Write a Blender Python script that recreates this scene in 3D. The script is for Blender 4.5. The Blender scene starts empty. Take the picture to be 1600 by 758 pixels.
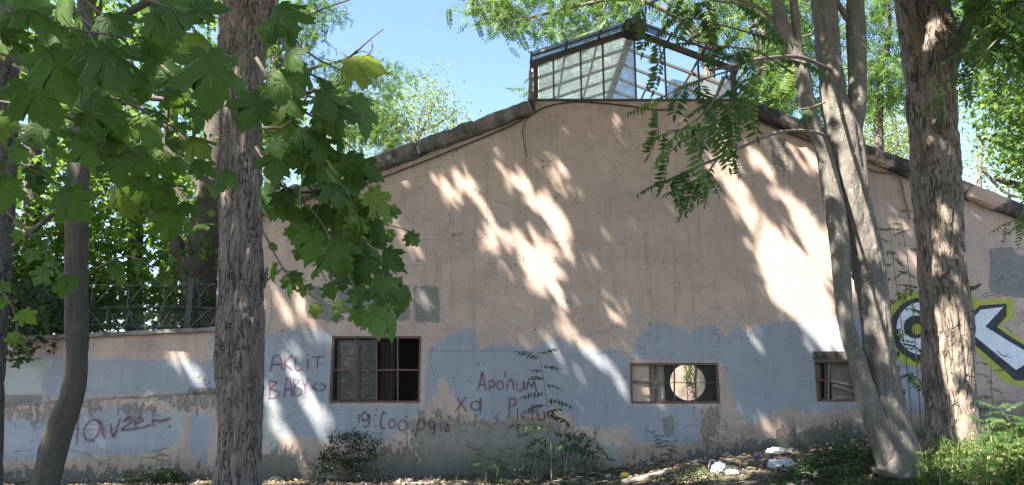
import bpy, bmesh, math, random
import numpy as np
from mathutils import Vector, Matrix
R = math.radians
random.seed(7); rng = np.random.default_rng(7)
S = bpy.context.scene
COL = S.collection

# ------------------------------------------------------------------ camera, sky, sun
F = 1100.0; PITCH = R(11.0); CAM = Vector((0, -12.5, 1.6))
cd = bpy.data.cameras.new('camera'); cam = bpy.data.objects.new('camera', cd); COL.objects.link(cam)
cam.location = CAM; cam.rotation_euler = (R(90) + PITCH, 0, 0)
cd.sensor_width = 36; cd.lens = 36 * F / 1600; cd.clip_start = .05; cd.clip_end = 2000
S.camera = cam
SUN_D = Vector((.47, .36, -.80)).normalized()          # the way the sunlight travels
sl = bpy.data.lights.new('sun', 'SUN'); sun = bpy.data.objects.new('sun', sl); COL.objects.link(sun)
sl.energy = 5.0; sl.angle = R(.53); sl.color = (1, .93, .82)
sun.rotation_euler = SUN_D.to_track_quat('-Z', 'Y').to_euler()
sun.location = (-8, -10, 20)
W = bpy.data.worlds.new('World'); S.world = W; W.use_nodes = True
nt = W.node_tree; nt.nodes.clear()
wo = nt.nodes.new('ShaderNodeOutputWorld'); bg = nt.nodes.new('ShaderNodeBackground'); sk = nt.nodes.new('ShaderNodeTexSky')
sk.sky_type = 'NISHITA'; sk.sun_disc = False
sk.sun_elevation = math.asin(-SUN_D.z); sk.sun_rotation = math.atan2(-SUN_D.x, -SUN_D.y)
sk.air_density = 1.0; sk.dust_density = .5; sk.ozone_density = 1.8
bg.inputs[1].default_value = .07
nt.links.new(sk.outputs[0], bg.inputs[0]); nt.links.new(bg.outputs[0], wo.inputs[0])
S.view_settings.view_transform = 'Standard'; S.view_settings.look = 'None'
S.view_settings.exposure = 2.52; S.view_settings.gamma = 1
S.cycles.max_bounces = 8; S.cycles.diffuse_bounces = 4; S.cycles.transparent_max_bounces = 12
S.cycles.use_denoising = True; S.cycles.sample_clamp_indirect = 6

# ------------------------------------------------------------------ helpers
FW = Vector((0, math.cos(PITCH), math.sin(PITCH))); UP = Vector((0, -math.sin(PITCH), math.cos(PITCH)))
def at(px, py, Y=0.0):
    d = FW + Vector((1, 0, 0)) * ((px - 800) / F) + UP * ((379 - py) / F)
    return CAM + d * ((Y - CAM.y) / d.y)
def depth(p): return (Vector(p) - CAM).dot(FW)
def proj(P):
    D = P - np.array(CAM); z = D @ np.array(FW); z = np.where(z < .05, .05, z)
    return 800 + F * D[:, 0] / z, 379 - F * (D @ np.array(UP)) / z, D @ np.array(FW)
def hsh(i, j, k):
    n = ((i & 0xffff) * 374761393 + (j & 0xffff) * 668265263 + (k & 0xffff) * 1274126177 + 144269) & 0xffffffff
    n = ((n ^ (n >> 13)) * 1274126177) & 0xffffffff
    n = ((n ^ (n >> 16)) * 2246822519) & 0xffffffff
    return ((n ^ (n >> 15)) & 0xffff) / 32767.5 - 1
def vn(x, y, z):
    """value noise in -1..1, numpy"""
    x, y, z = np.broadcast_arrays(np.asarray(x, float), np.asarray(y, float), np.asarray(z, float))
    fx, fy, fz = np.floor(x), np.floor(y), np.floor(z)
    i, j, k = fx.astype(np.int64), fy.astype(np.int64), fz.astype(np.int64)
    u, v, w = x - fx, y - fy, z - fz
    u = u * u * (3 - 2 * u); v = v * v * (3 - 2 * v); w = w * w * (3 - 2 * w)
    r = 0
    for a in (0, 1):
        for b in (0, 1):
            for c in (0, 1):
                r = r + hsh(i + a, j + b, k + c) * (u if a else 1 - u) * (v if b else 1 - v) * (w if c else 1 - w)
    return r
def fbm(x, y, z, o=3):
    s = 0; a = 1; t = 0
    for q in range(o):
        s = s + a * vn(x * 2 ** q + q * 17.3, y * 2 ** q + q * 5.1, z * 2 ** q); t += a; a *= .5
    return s / t
def link(name, me, parent=None, mats=()):
    o = bpy.data.objects.new(name, me); COL.objects.link(o)
    if me is not None:
        for m in (mats if isinstance(mats, (list, tuple)) else [mats]):
            if m and m.name not in me.materials: me.materials.append(m)
    if parent is not None:
        o.parent = parent; o.matrix_parent_inverse = Matrix.LocRotScale(parent.location, parent.rotation_euler, parent.scale).inverted() if parent.parent is None else (parent.parent.matrix_world @ parent.matrix_world).inverted() * 1
        bpy_fix(o, parent)
    return o
def bpy_fix(o, parent):
    # all builders give world coordinates; parents are only ever moved through their location
    L = Vector(parent.location); q = parent.parent
    while q is not None: L += Vector(q.location); q = q.parent
    o.matrix_parent_inverse = Matrix.Identity(4); o.location = -L
def tag(o, label=None, cat=None, group=None, kind=None):
    if label: o['label'] = label
    if cat: o['category'] = cat
    if group: o['group'] = group
    if kind: o['kind'] = kind
    return o
def thing(name, loc, label, cat, group=None):
    o = bpy.data.objects.new(name, None); COL.objects.link(o); o.location = loc; o.empty_display_size = .2
    return tag(o, label, cat, group)
def npmesh(name, V, Fc, smooth=False, uv=None, mi=None):
    """mesh from numpy verts (n,3) and faces (m,k)"""
    V = np.asarray(V, np.float32); Fc = np.asarray(Fc, np.int32); m, k = Fc.shape
    me = bpy.data.meshes.new(name); me.vertices.add(len(V)); me.vertices.foreach_set('co', V.ravel())
    me.loops.add(m * k); me.loops.foreach_set('vertex_index', Fc.ravel())
    me.polygons.add(m); me.polygons.foreach_set('loop_start', np.arange(0, m * k, k, dtype=np.int32))
    if smooth: me.polygons.foreach_set('use_smooth', np.ones(m, bool))
    if mi is not None: me.polygons.foreach_set('material_index', np.asarray(mi, np.int32))
    if uv is not None:
        l = me.uv_layers.new(name='UVMap'); l.data.foreach_set('uv', np.asarray(uv, np.float32)[Fc.ravel()].ravel())
    me.update(calc_edges=True); return me
class MB:
    def __init__(s): s.v = []; s.f = []
    def add(s, vs, fs):
        b = len(s.v); s.v += [tuple(v) for v in vs]; s.f += [tuple(i + b for i in f) for f in fs]; return s
    def box(s, a, b, c0=None, rot=None):
        x0, y0, z0 = a; x1, y1, z1 = b
        vs = [Vector(p) for p in ((x0,y0,z0),(x1,y0,z0),(x1,y1,z0),(x0,y1,z0),(x0,y0,z1),(x1,y0,z1),(x1,y1,z1),(x0,y1,z1))]
        if rot: c = (Vector(a) + Vector(b)) / 2; vs = [rot @ (v - c) + c for v in vs]
        return s.add(vs, [(3,2,1,0),(4,5,6,7),(0,1,5,4),(1,2,6,5),(2,3,7,6),(3,0,4,7)])
    def bar(s, p, q, w, h, up=Vector((0,0,1))):
        p = Vector(p); q = Vector(q); d = (q - p).normalized(); a = d.cross(up)
        if a.length < 1e-4: a = d.cross(Vector((0,1,0)))
        a.normalize(); b = a.cross(d)
        vs = [e + a * (w/2*i) + b * (h/2*j) for e in (p, q) for i, j in ((-1,-1),(1,-1),(1,1),(-1,1))]
        return s.add(vs, [(0,1,2,3),(7,6,5,4),(0,4,5,1),(1,5,6,2),(2,6,7,3),(3,7,4,0)])
    def tube(s, pts, rad, n=6, cap=True):
        V, Fc = tube_np(pts, rad, n); b = len(s.v); s.v += [tuple(v) for v in V]; s.f += [tuple(int(i) + b for i in f) for f in Fc]
        if cap:
            s.f.append(tuple(b + i for i in range(n))[::-1]); e = len(s.v) - n; s.f.append(tuple(e + i for i in range(n)))
        return s
    def mesh(s, name, smooth=False):
        me = bpy.data.meshes.new(name); me.from_pydata(s.v, [], s.f); me.update()
        if smooth: me.polygons.foreach_set('use_smooth', [True] * len(me.polygons))
        return me
    def build(s, name, mat, parent=None, smooth=False, bevel=0):
        me = s.mesh(name, smooth)
        if bevel:
            bm = bmesh.new(); bm.from_mesh(me); bmesh.ops.bevel(bm, geom=list(bm.edges), offset=bevel, segments=2, affect='EDGES', profile=.6); bm.to_mesh(me); bm.free()
        return link(name, me, parent, mat)
def catmull(pts, rad, step):
    P = [np.array(p, float) for p in pts]; P = [2 * P[0] - P[1]] + P + [2 * P[-1] - P[-2]]
    r = [rad[0]] + list(rad) + [rad[-1]]
    op, orr = [], []
    for i in range(1, len(P) - 2):
        n = max(1, int(np.linalg.norm(P[i+1] - P[i]) / step))
        for q in range(n):
            t = q / n; a, b, c, d = P[i-1], P[i], P[i+1], P[i+2]
            op.append(.5 * ((2*b) + (c-a)*t + (2*a-5*b+4*c-d)*t*t + (3*b-a-3*c+d)*t**3))
            orr.append(r[i] + (r[i+1] - r[i]) * (t*t*(3-2*t)))
    op.append(P[-2]); orr.append(r[-2]); return np.array(op), np.array(orr)
def frames(P):
    T = np.gradient(P, axis=0); T /= np.linalg.norm(T, axis=1)[:, None] + 1e-9
    a = np.array([1., 0, 0]) if abs(T[0][0]) < .8 else np.array([0, 1., 0])
    A = []
    for t in T:
        a = a - t * a.dot(t); a /= np.linalg.norm(a) + 1e-9; A.append(a)
    A = np.array(A); B = np.cross(T, A); return T, A, B
def tube_np(P, r, n, disp=None):
    P = np.asarray(P, float); r = np.broadcast_to(np.asarray(r, float), (len(P),))
    T, A, B = frames(P); th = np.arange(n) * 2 * np.pi / n
    rr = r[:, None] * np.ones((1, n))
    if disp is not None:
        L = np.concatenate([[0], np.cumsum(np.linalg.norm(np.diff(P, axis=0), axis=1))])
        rr = rr + disp(th[None, :], L[:, None], rr)
    V = P[:, None] + rr[..., None] * (np.cos(th)[None, :, None] * A[:, None] + np.sin(th)[None, :, None] * B[:, None])
    i = np.arange(len(P) - 1)[:, None] * n; j = np.arange(n)[None]; j2 = (j + 1) % n
    Fc = np.stack([i + j, i + j2, i + n + j2, i + n + j], -1).reshape(-1, 4)
    return V.reshape(-1, 3), Fc

# ------------------------------------------------------------------ materials
class NT:
    def __init__(s, name):
        s.m = bpy.data.materials.new(name); s.m.use_nodes = True; s.t = s.m.node_tree; s.t.nodes.clear()
        s.out = s.n('OutputMaterial')
    def n(s, k, **kw):
        x = s.t.nodes.new('ShaderNode' + k)
        for a, b in kw.items(): setattr(x, a, b)
        return x
    def set(s, inp, v):
        if isinstance(v, bpy.types.NodeSocket): s.t.links.new(v, inp)
        elif isinstance(v, (tuple, list)) and len(v) == 3 and inp.type == 'RGBA': inp.default_value = (*v, 1)
        else: inp.default_value = v
    def coord(s, k='Object'): return s.n('TexCoord').outputs[k]
    def scale(s, v, sc):
        m = s.n('Mapping'); s.set(m.inputs[0], v); m.inputs[3].default_value = sc; return m.outputs[0]
    def noise(s, v, sc=5, det=3, rough=.55, dist=0):
        x = s.n('TexNoise'); s.set(x.inputs['Vector'], v); x.inputs['Scale'].default_value = sc; x.inputs['Detail'].default_value = det
        x.inputs['Roughness'].default_value = rough; x.inputs['Distortion'].default_value = dist; return x.outputs['Fac']
    def math(s, op, a, b=0.0, c=None):
        x = s.n('Math', operation=op); s.set(x.inputs[0], a); s.set(x.inputs[1], b)
        if c is not None: s.set(x.inputs[2], c)
        return x.outputs[0]
    def ramp(s, f, a, b, lo=0.0, hi=1.0):
        x = s.n('MapRange'); s.set(x.inputs[0], f)
        for i, v in zip((1,2,3,4), (a,b,lo,hi)): x.inputs[i].default_value = v
        return x.outputs[0]
    def mix(s, f, a, b, mode='MIX'):
        x = s.n('Mix', data_type='RGBA', blend_type=mode); s.set(x.inputs[0], f); s.set(x.inputs[6], a); s.set(x.inputs[7], b); return x.outputs[2]
    def attr(s, k): return s.n('Attribute', attribute_name=k).outputs['Fac']
    def bump(s, h, st=.3, d=.01):
        x = s.n('Bump'); x.inputs['Strength'].default_value = st; x.inputs['Distance'].default_value = d; s.set(x.inputs['Height'], h); return x.outputs[0]
    def bsdf(s, col, rough=.8, nrm=None, **kw):
        x = s.n('BsdfPrincipled'); s.set(x.inputs['Base Color'], col); s.set(x.inputs['Roughness'], rough)
        if nrm is not None: s.set(x.inputs['Normal'], nrm)
        for k, v in kw.items(): s.set(x.inputs[k.replace('_', ' ')], v)
        return x.outputs[0]
    def done(s, sh): s.t.links.new(sh, s.out.inputs[0]); return s.m
def simple(name, c1, c2, sc=8, rough=.85, bump=.3, bd=.01, stretch=(1,1,1), metallic=0.0):
    t = NT(name); v = t.scale(t.coord(), stretch); f = t.noise(v, sc, 5, .6); g = t.noise(v, sc * 6, 3, .6)
    h = t.math('ADD', f, t.math('MULTIPLY', g, .4))
    return t.done(t.bsdf(t.mix(t.ramp(h, .45, .95), c1, c2), rough, t.bump(h, bump, bd), Metallic=metallic))
def leafmat(name, c1, c2, c3=None, trans=.35, rough=.45, per_object=False):
    t = NT(name); g = t.n('NewGeometry')
    r = t.n('ObjectInfo').outputs['Random'] if per_object else g.outputs['Random Per Island']
    n = t.noise(t.coord('Object') if per_object else g.outputs['Position'], 9 if per_object else 1.3, 2)
    c = t.mix(t.math('ADD', t.math('MULTIPLY', r, .75), t.math('MULTIPLY', n, .25)), c1, c2)
    if c3: c = t.mix(t.ramp(r, .86, .95), c, c3)
    d = t.bsdf(c, rough, Specular_IOR_Level=.22)
    tr = t.n('BsdfTranslucent'); t.set(tr.inputs[0], t.mix(.55, c, (.20, .34, .03), 'MIX'))
    m = t.n('MixShader'); m.inputs[0].default_value = trans
    t.t.links.new(d, m.inputs[1]); t.t.links.new(tr.outputs[0], m.inputs[2]); return t.done(m.outputs[0])

M = {}
M['maple'] = leafmat('maple_leaf', (.036,.080,.024), (.105,.185,.036), (.19,.25,.035), .48, .5, True)
M['vein'] = simple('leaf_vein', (.14,.20,.07), (.18,.22,.09), 8, .6, 0)
M['maple_far'] = leafmat('maple_foliage', (.048,.105,.033), (.125,.215,.046), (.26,.32,.06), .44)
M['ail'] = leafmat('ailanthus_leaf', (.028,.064,.022), (.058,.112,.030), (.11,.18,.035), .40, .45, True)
M['ail_far'] = leafmat('ailanthus_foliage', (.038,.085,.028), (.085,.155,.038), (.15,.22,.04), .42)
M['shade_canopy'] = leafmat('shade_canopy_foliage', (.05,.10,.03), (.09,.15,.04), None, .3)
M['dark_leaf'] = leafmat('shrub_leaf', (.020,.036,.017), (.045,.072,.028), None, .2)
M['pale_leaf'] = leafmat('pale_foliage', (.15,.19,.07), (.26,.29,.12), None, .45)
M['grass'] = leafmat('grass_blade', (.07,.12,.03), (.16,.20,.06), (.30,.26,.13), .35)
M['weed'] = leafmat('weed_leaf', (.06,.12,.03), (.11,.19,.04), (.20,.27,.05), .4, .45, True)
M['dark_weed'] = leafmat('sapling_leaf_painted_shade', (.022,.042,.018), (.045,.075,.026), None, .2, .45, True)  # darker copy of the weed leaf, with shade put into its colour
M['litter'] = leafmat('dry_leaf', (.10,.065,.04), (.26,.19,.12), (.40,.33,.24), .1, .8)
def barkmat(name, c1, c2, c3, sc, zst, bd=.02, patch=None, plates=None):
    t = NT(name); v = t.scale(t.coord(), (1, 1, zst)); f = t.noise(v, sc, 6, .65, .4); g = t.noise(v, sc * 5, 4, .65)
    h = t.math('ADD', f, t.math('MULTIPLY', g, .45))
    c = t.mix(t.ramp(h, .45, .95), c1, c2)
    c = t.mix(t.ramp(t.noise(t.coord(), 3.2, 4, .6), .52, .72), c, c3)
    if plates:
        vo = t.n('TexVoronoi', feature='DISTANCE_TO_EDGE'); dv = t.n('Mix', data_type='VECTOR'); dv.inputs[0].default_value = plates[2]
        nz = t.n('TexNoise'); t.set(nz.inputs['Vector'], t.coord()); nz.inputs['Scale'].default_value = 5; nz.inputs['Detail'].default_value = 3
        t.set(dv.inputs[4], t.coord()); t.set(dv.inputs[5], nz.outputs['Color']); t.set(vo.inputs['Vector'], t.scale(dv.outputs[1], (1, 1, plates[1]))); vo.inputs['Scale'].default_value = plates[0]
        e = t.math('MAXIMUM', t.ramp(vo.outputs['Distance'], .0, .09), t.ramp(t.noise(t.scale(t.coord(), (1, 1, .4)), 7, 3), .42, .62)); c = t.mix(e, (c1[0] * .6, c1[1] * .58, c1[2] * .56), c); h = t.math('ADD', t.math('MULTIPLY', h, .6), t.math('MULTIPLY', e, 1.1))
    if patch: c = t.mix(t.ramp(t.noise(t.coord(), 9, 4, .7), .60, .66), c, patch)
    return t.done(t.bsdf(c, .9, t.bump(h, .9, bd)))
M['bark_rugged'] = barkmat('rugged_bark', (.125,.100,.086), (.275,.222,.190), (.205,.165,.142), 9, .22, .035, None, (30, .085, .11))
M['bark_thin'] = barkmat('young_maple_bark', (.045,.038,.03), (.10,.085,.065), (.065,.065,.04), 14, .5, .008)
M['bark_grey'] = barkmat('grey_bark', (.08,.07,.06), (.195,.172,.148), (.12,.106,.09), 11, .30, .03, (.28,.26,.23))
M['bark_brown'] = barkmat('flaking_brown_bark', (.10,.078,.062), (.28,.225,.18), (.075,.058,.048), 8, .14, .035, None, (19, .075, .10))  # dark third tone paints shade and moss patches into the bark
M['bark_dark'] = barkmat('dark_bark', (.06,.05,.045), (.13,.11,.095), (.10,.085,.07), 9, .3, .02, None, (16, .2, .14))
M['twig'] = simple('twig_bark', (.09,.07,.055), (.17,.14,.11), 20)
M['stalk'] = simple('green_stalk', (.10,.13,.05), (.15,.17,.07), 20, .6)
M['rust'] = simple('rusty_painted_steel', (.085,.05,.042), (.19,.115,.09), 18, .7, .3, .003)
M['dark_steel'] = simple('dark_steel', (.05,.045,.045), (.11,.095,.09), 14, .6, .3, .003)
M['beam'] = simple('grimy_brown_steel', (.05,.04,.034), (.13,.10,.085), 12, .75, .3, .003)
M['wire'] = simple('galvanised_wire', (.17,.17,.165), (.28,.27,.265), 30, .5, 0, metallic=.6)
M['mesh_wire'] = simple('dark_wire_netting', (.06,.065,.06), (.12,.12,.11), 30, .6, 0)
M['ply'] = simple('plywood', (.46,.33,.235), (.62,.47,.35), 7, .85, .4, .004, (1,1,3))
M['board_dark'] = simple('black_board', (.025,.025,.027), (.045,.043,.042), 9, .8, .2, .003)
M['oldwood'] = simple('weathered_wood', (.20,.17,.145), (.38,.33,.28), 6, .9, .6, .006, (1,6,6))
M['plastic'] = simple('crumpled_white_plastic', (.30,.31,.36), (.56,.57,.61), 14, .35, .9, .02)
M['paper'] = simple('soiled_paper', (.45,.40,.36), (.66,.60,.55), 9, .8, .3)
M['yellow'] = simple('yellow_wrapper', (.75,.48,.06), (.80,.58,.12), 9, .5, .2)
M['purple'] = simple('purple_wrapper', (.22,.16,.42), (.30,.22,.5), 9, .5, .2)
M['stone'] = simple('rubble_stone', (.22,.20,.18), (.40,.36,.33), 7, .95, .6)
M['stone_dark'] = simple('weathered_post', (.055,.055,.05), (.10,.095,.09), 12, .9)
M['cloth'] = simple('faded_curtain', (.05,.032,.03), (.09,.055,.048), 12, .9, .3, .01, (4,1,.3))
M['inner'] = simple('inner_plaster', (.20,.17,.15), (.30,.26,.23), 3, .9)
M['court'] = simple('pale_court_plaster', (.24,.185,.155), (.40,.32,.275), 3.5, .9)
M['cable'] = simple('old_cable', (.06,.045,.04), (.10,.075,.06), 20, .8, 0)
M['pipe'] = simple('brown_pipe', (.16,.10,.08), (.22,.15,.12), 15, .7, .2)
def concrete(name, a, b, stain, lo, hi, pink=None):
    t = NT(name); v = t.coord(); f = t.noise(v, 3, 6, .65); g = t.noise(v, 22, 4, .6)
    h = t.math('ADD', f, t.math('MULTIPLY', g, .5))
    c = t.mix(t.ramp(h, .5, 1.0), a, b)
    s = t.noise(t.scale(v, (1.6, 1.6, .7)), 1.9, 6, .7)
    c = t.mix(t.ramp(s, lo, hi), c, stain)
    if pink: c = t.mix(t.ramp(t.noise(v, 1.1, 5, .6), .55, .60), c, pink)
    return t.done(t.bsdf(c, .92, t.bump(h, .6, .012)))
M['coping'] = concrete('weathered_coping_concrete', (.15,.135,.115), (.27,.24,.21), (.045,.042,.04), .42, .66)
M['coping_pink'] = concrete('plastered_coping', (.20,.16,.135), (.34,.265,.22), (.045,.04,.036), .34, .52, (.46,.33,.26))
M['cap'] = concrete('wall_cap_concrete', (.20,.18,.165), (.34,.31,.285), (.09,.08,.075), .5, .7)
M['roof'] = concrete('roof_sheet', (.18,.16,.15), (.28,.25,.23), (.09,.08,.07), .45, .7)
def wallmat(name):
    t = NT(name); v = t.coord()
    n1 = t.noise(v, 1.2, 6, .6); n2 = t.noise(v, 6, 6, .65); n3 = t.noise(v, 30, 4, .6)
    st = t.noise(t.scale(v, (5, 1, .35)), 1.6, 5, .6); dr = t.noise(t.scale(v, (9, 1, 2.2)), 1.5, 5, .65)
    # pink lime wash: slight tone patches, rain streaks
    c = t.mix(t.ramp(n1, .3, .7), (.45,.335,.28), (.575,.432,.36))
    c = t.mix(t.ramp(st, .50, .75, 0, .55), c, (.31,.245,.21))
    c = t.mix(t.ramp(n2, .55, .70, 0, .5), c, (.55,.44,.375)); c = t.mix(t.ramp(t.noise(v, .55, 4, .6), (.48), .66, 0, .35), c, (.34,.262,.225)); c = t.mix(t.ramp(t.noise(t.scale(v, (1, 1, 1.6)), 2.4, 6, .7, 1.2), .52, .66, 0, .6), c, (.36,.285,.25))
    def mask(att, amp, soft, off=0.0):
        a = t.math('ADD', t.attr(att), t.math('MULTIPLY', t.math('SUBTRACT', n2, .5), amp))
        a = t.math('ADD', a, t.math('MULTIPLY', t.math('SUBTRACT', n3, .5), amp * .45)); a = t.math('ADD', a, t.math('MULTIPLY', t.math('SUBTRACT', dr, .5), amp * 1.1))
        return t.ramp(a, off - soft, off + soft)
    mb = mask('blue', .22, .030)
    blue = t.mix(t.ramp(n1, .3, .7), (.285,.305,.348), (.36,.372,.408))
    blue = t.mix(t.ramp(n2, .52, .72, 0, .55), blue, (.37,.39,.42)); blue = t.mix(t.ramp(st, .52, .72, 0, .5), blue, (.22,.245,.29)); blue = t.mix(t.ramp(t.math('ADD', n3, t.math('MULTIPLY', n2, .5)), .86, .93, 0, .7), blue, (.42,.36,.32))
    c = t.mix(mb, c, blue)
    mw = mask('white', .22, .02)
    c = t.mix(mw, c, t.mix(n2, (.34,.35,.33), (.44,.45,.43)))
    mc = mask('cement', .10, .010)
    cem = t.mix(t.ramp(t.math('ADD', n2, t.math('MULTIPLY', n3, .6)), .5, 1.1), (.165,.155,.14), (.29,.27,.25))
    c = t.mix(mc, c, cem)
    ms = mask('spall', .70, .05, .06)
    cem2 = t.mix(t.ramp(t.math('ADD', n2, t.math('MULTIPLY', n3, .8)), .55, 1.2), (.17,.16,.14), (.37,.33,.29))
    c = t.mix(ms, c, cem2)
    c = t.mix(t.math('MULTIPLY', mask('damp', .5, .30), .8), c, (.075,.075,.062))
    c = t.mix(t.math('MULTIPLY', t.ramp(t.noise(v, 2.3, 5, .7), .54, .66), t.ramp(t.noise(v, 22, 3, .6), .56, .60)), c, (.15,.125,.11))
    h = t.math('ADD', t.math('MULTIPLY', n3, .25), t.math('MULTIPLY', n2, .35))
    h = t.math('ADD', h, t.math('MULTIPLY', ms, -1.3)); h = t.math('ADD', h, t.math('MULTIPLY', mc, -.35))
    h = t.math('ADD', h, t.math('MULTIPLY', t.math('MULTIPLY', n3, ms), .8))
    return t.done(t.bsdf(c, .9, t.bump(h, 1.0, .022), Specular_IOR_Level=.25))
M['wall'] = wallmat('flaking_pink_plaster')
def spray(name, col, alpha=.8, edge=True):
    t = NT(name); uv = t.coord('UV'); sep = t.n('SeparateXYZ'); t.set(sep.inputs[0], uv)
    n = t.noise(t.coord(), 26, 4, .65)
    a = t.ramp(n, .30, .62, alpha * .35, alpha)
    if edge:
        e = t.math('ABSOLUTE', t.math('SUBTRACT', sep.outputs[1], .5)); a = t.math('MULTIPLY', a, t.ramp(e, .5, .05))
    tr = t.n('BsdfTransparent'); m = t.n('MixShader'); t.set(m.inputs[0], a)
    t.t.links.new(tr.outputs[0], m.inputs[1]); t.t.links.new(t.bsdf(col, .8), m.inputs[2]); return t.done(m.outputs[0])
M['spray'] = spray('faded_red_spray', (.20,.06,.09), .74)
M['mist'] = spray('spray_mist', (.22,.10,.13), .12)
M['spray_dark'] = spray('dark_spray', (.05,.04,.05), .8)
M['crack'] = spray('crack_line', (.09,.075,.068), .7)
def paint(name, c1, c2, sc=6, a=.96):
    t = NT(name); n = t.noise(t.coord(), sc, 5, .65); n2 = t.noise(t.coord(), 40, 3, .6)
    tr = t.n('BsdfTransparent'); m = t.n('MixShader'); t.set(m.inputs[0], t.ramp(t.math('ADD', n2, t.math('MULTIPLY', n, .6)), .60, .76, a * .7, a))
    t.t.links.new(tr.outputs[0], m.inputs[1]); t.t.links.new(t.bsdf(t.mix(t.ramp(n, .35, .7), c1, c2), .75), m.inputs[2]); return t.done(m.outputs[0])
M['g_yellow'] = paint('yellow_graffiti_paint', (.40,.42,.06), (.52,.50,.08), 6, .92)
M['g_black'] = paint('black_graffiti_paint', (.030,.032,.045), (.055,.055,.07))
M['g_white'] = paint('white_graffiti_paint', (.72,.75,.80), (.80,.82,.85))
def glassmat(name, tint, dirt, fac, rough=.08):
    t = NT(name); n = t.noise(t.coord(), 4, 6, .7); n2 = t.noise(t.coord(), 26, 4, .6)
    gl = t.n('BsdfGlossy'); gl.inputs[0].default_value = (1,1,1,1); gl.inputs[1].default_value = rough
    tr = t.n('BsdfTransparent'); t.set(tr.inputs[0], tint)
    lw = t.n('LayerWeight'); lw.inputs[0].default_value = .35
    m = t.n('MixShader'); t.set(m.inputs[0], t.ramp(lw.outputs['Fresnel'], 0, 1, .05, .9)); t.t.links.new(tr.outputs[0], m.inputs[1]); t.t.links.new(gl.outputs[0], m.inputs[2])
    d = t.n('BsdfDiffuse'); t.set(d.inputs[0], dirt); tl = t.n('BsdfTranslucent'); t.set(tl.inputs[0], dirt)
    dm = t.n('MixShader'); dm.inputs[0].default_value = .5; t.t.links.new(d.outputs[0], dm.inputs[1]); t.t.links.new(tl.outputs[0], dm.inputs[2])
    m2 = t.n('MixShader'); t.set(m2.inputs[0], t.ramp(t.math('ADD', n, t.math('MULTIPLY', n2, .35)), .45, .95, fac * .4, fac * 1.2))
    t.t.links.new(m.outputs[0], m2.inputs[1]); t.t.links.new(dm.outputs[0], m2.inputs[2]); return t.done(m2.outputs[0])
M['glass'] = glassmat('dusty_glass', (.94,.97,.97), (.56,.58,.60), .55)
M['glass_roof'] = glassmat('greenish_roof_glass', (.86,.95,.92), (.50,.55,.54), .42)
M['glass_old'] = glassmat('grimy_window_glass', (.5,.5,.48), (.12,.108,.098), .8, .25)
def groundmat():
    t = NT('leaf_littered_soil'); v = t.coord(); a = t.noise(v, .9, 5, .6); b = t.noise(v, 9, 6, .7); g = t.noise(v, 45, 4, .6)
    c = t.mix(t.ramp(b, .35, .7), (.062,.050,.038), (.145,.115,.085)); c = t.mix(t.ramp(a, .5, .66), c, (.060,.075,.032))
    c = t.mix(t.ramp(g, .56, .68, 0, .8), c, (.24,.19,.14))
    return t.done(t.bsdf(c, .95, t.bump(t.math('ADD', b, g), .9, .03)))
M['ground'] = groundmat()

# ------------------------------------------------------------------ ground
def gz(x, y):
    x = np.asarray(x, float); y = np.asarray(y, float)
    z = np.interp(x, [-30, -6, .5, 2.3, 4.5, 6.2, 8, 11, 30], [-.15, -.10, -.02, .15, .38, .60, .80, .95, 1.0])
    k = np.interp(y, [-12, -7, -3, -.8, 3, 8, 14], [.10, .45, .86, 1, 1, .5, .1])
    n = .05 * fbm(x * .9, y * .9, .3, 3) + .018 * vn(x * 5, y * 5, 4)
    m = .10 * np.exp(-((x - 3.4) / 1.6) ** 2 - ((y + 1.1) / .8) ** 2)      # the heap of litter by the wall
    return z * k + n * np.clip(np.hypot(x, y + 12.5) / 3, 0, 1) + m
def gp(px, py):
    """ground point seen at a pixel"""
    d = np.array(FW) + np.array([1, 0, 0]) * ((px - 800) / F) + np.array(UP) * ((379 - py) / F)
    t = np.linspace(3, 16, 800); P = np.array(CAM) + t[:, None] * d
    i = np.argmax(P[:, 2] < gz(P[:, 0], P[:, 1])); 
    return Vector(P[i]) if i else Vector(P[-1])
outer = np.array([2.5, 6, 12, 25, 50, 110, 300, 700])
gx = np.concatenate([-11 - outer[::-1], np.arange(-11, 11.01, .09), 11 + outer])
gy = np.concatenate([-12 - outer[::-1], np.arange(-12, 1.01, .09), 1 + np.array([1, 2, 3.5, 5, 7, 9, 11, 14, 20, 30, 60, 130, 300, 700])])
X, Y = np.meshgrid(gx, gy); V = np.stack([X, Y, gz(X, Y)], -1).reshape(-1, 3)
nx = len(gx); i, j = np.meshgrid(np.arange(nx - 1), np.arange(len(gy) - 1)); q = (j * nx + i).ravel()
tag(link('ground', npmesh('ground', V, np.stack([q, q + 1, q + nx + 1, q + nx], -1), True), None, M['ground']), 'bare littered soil rising to the right along the wall', kind='structure')

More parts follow.
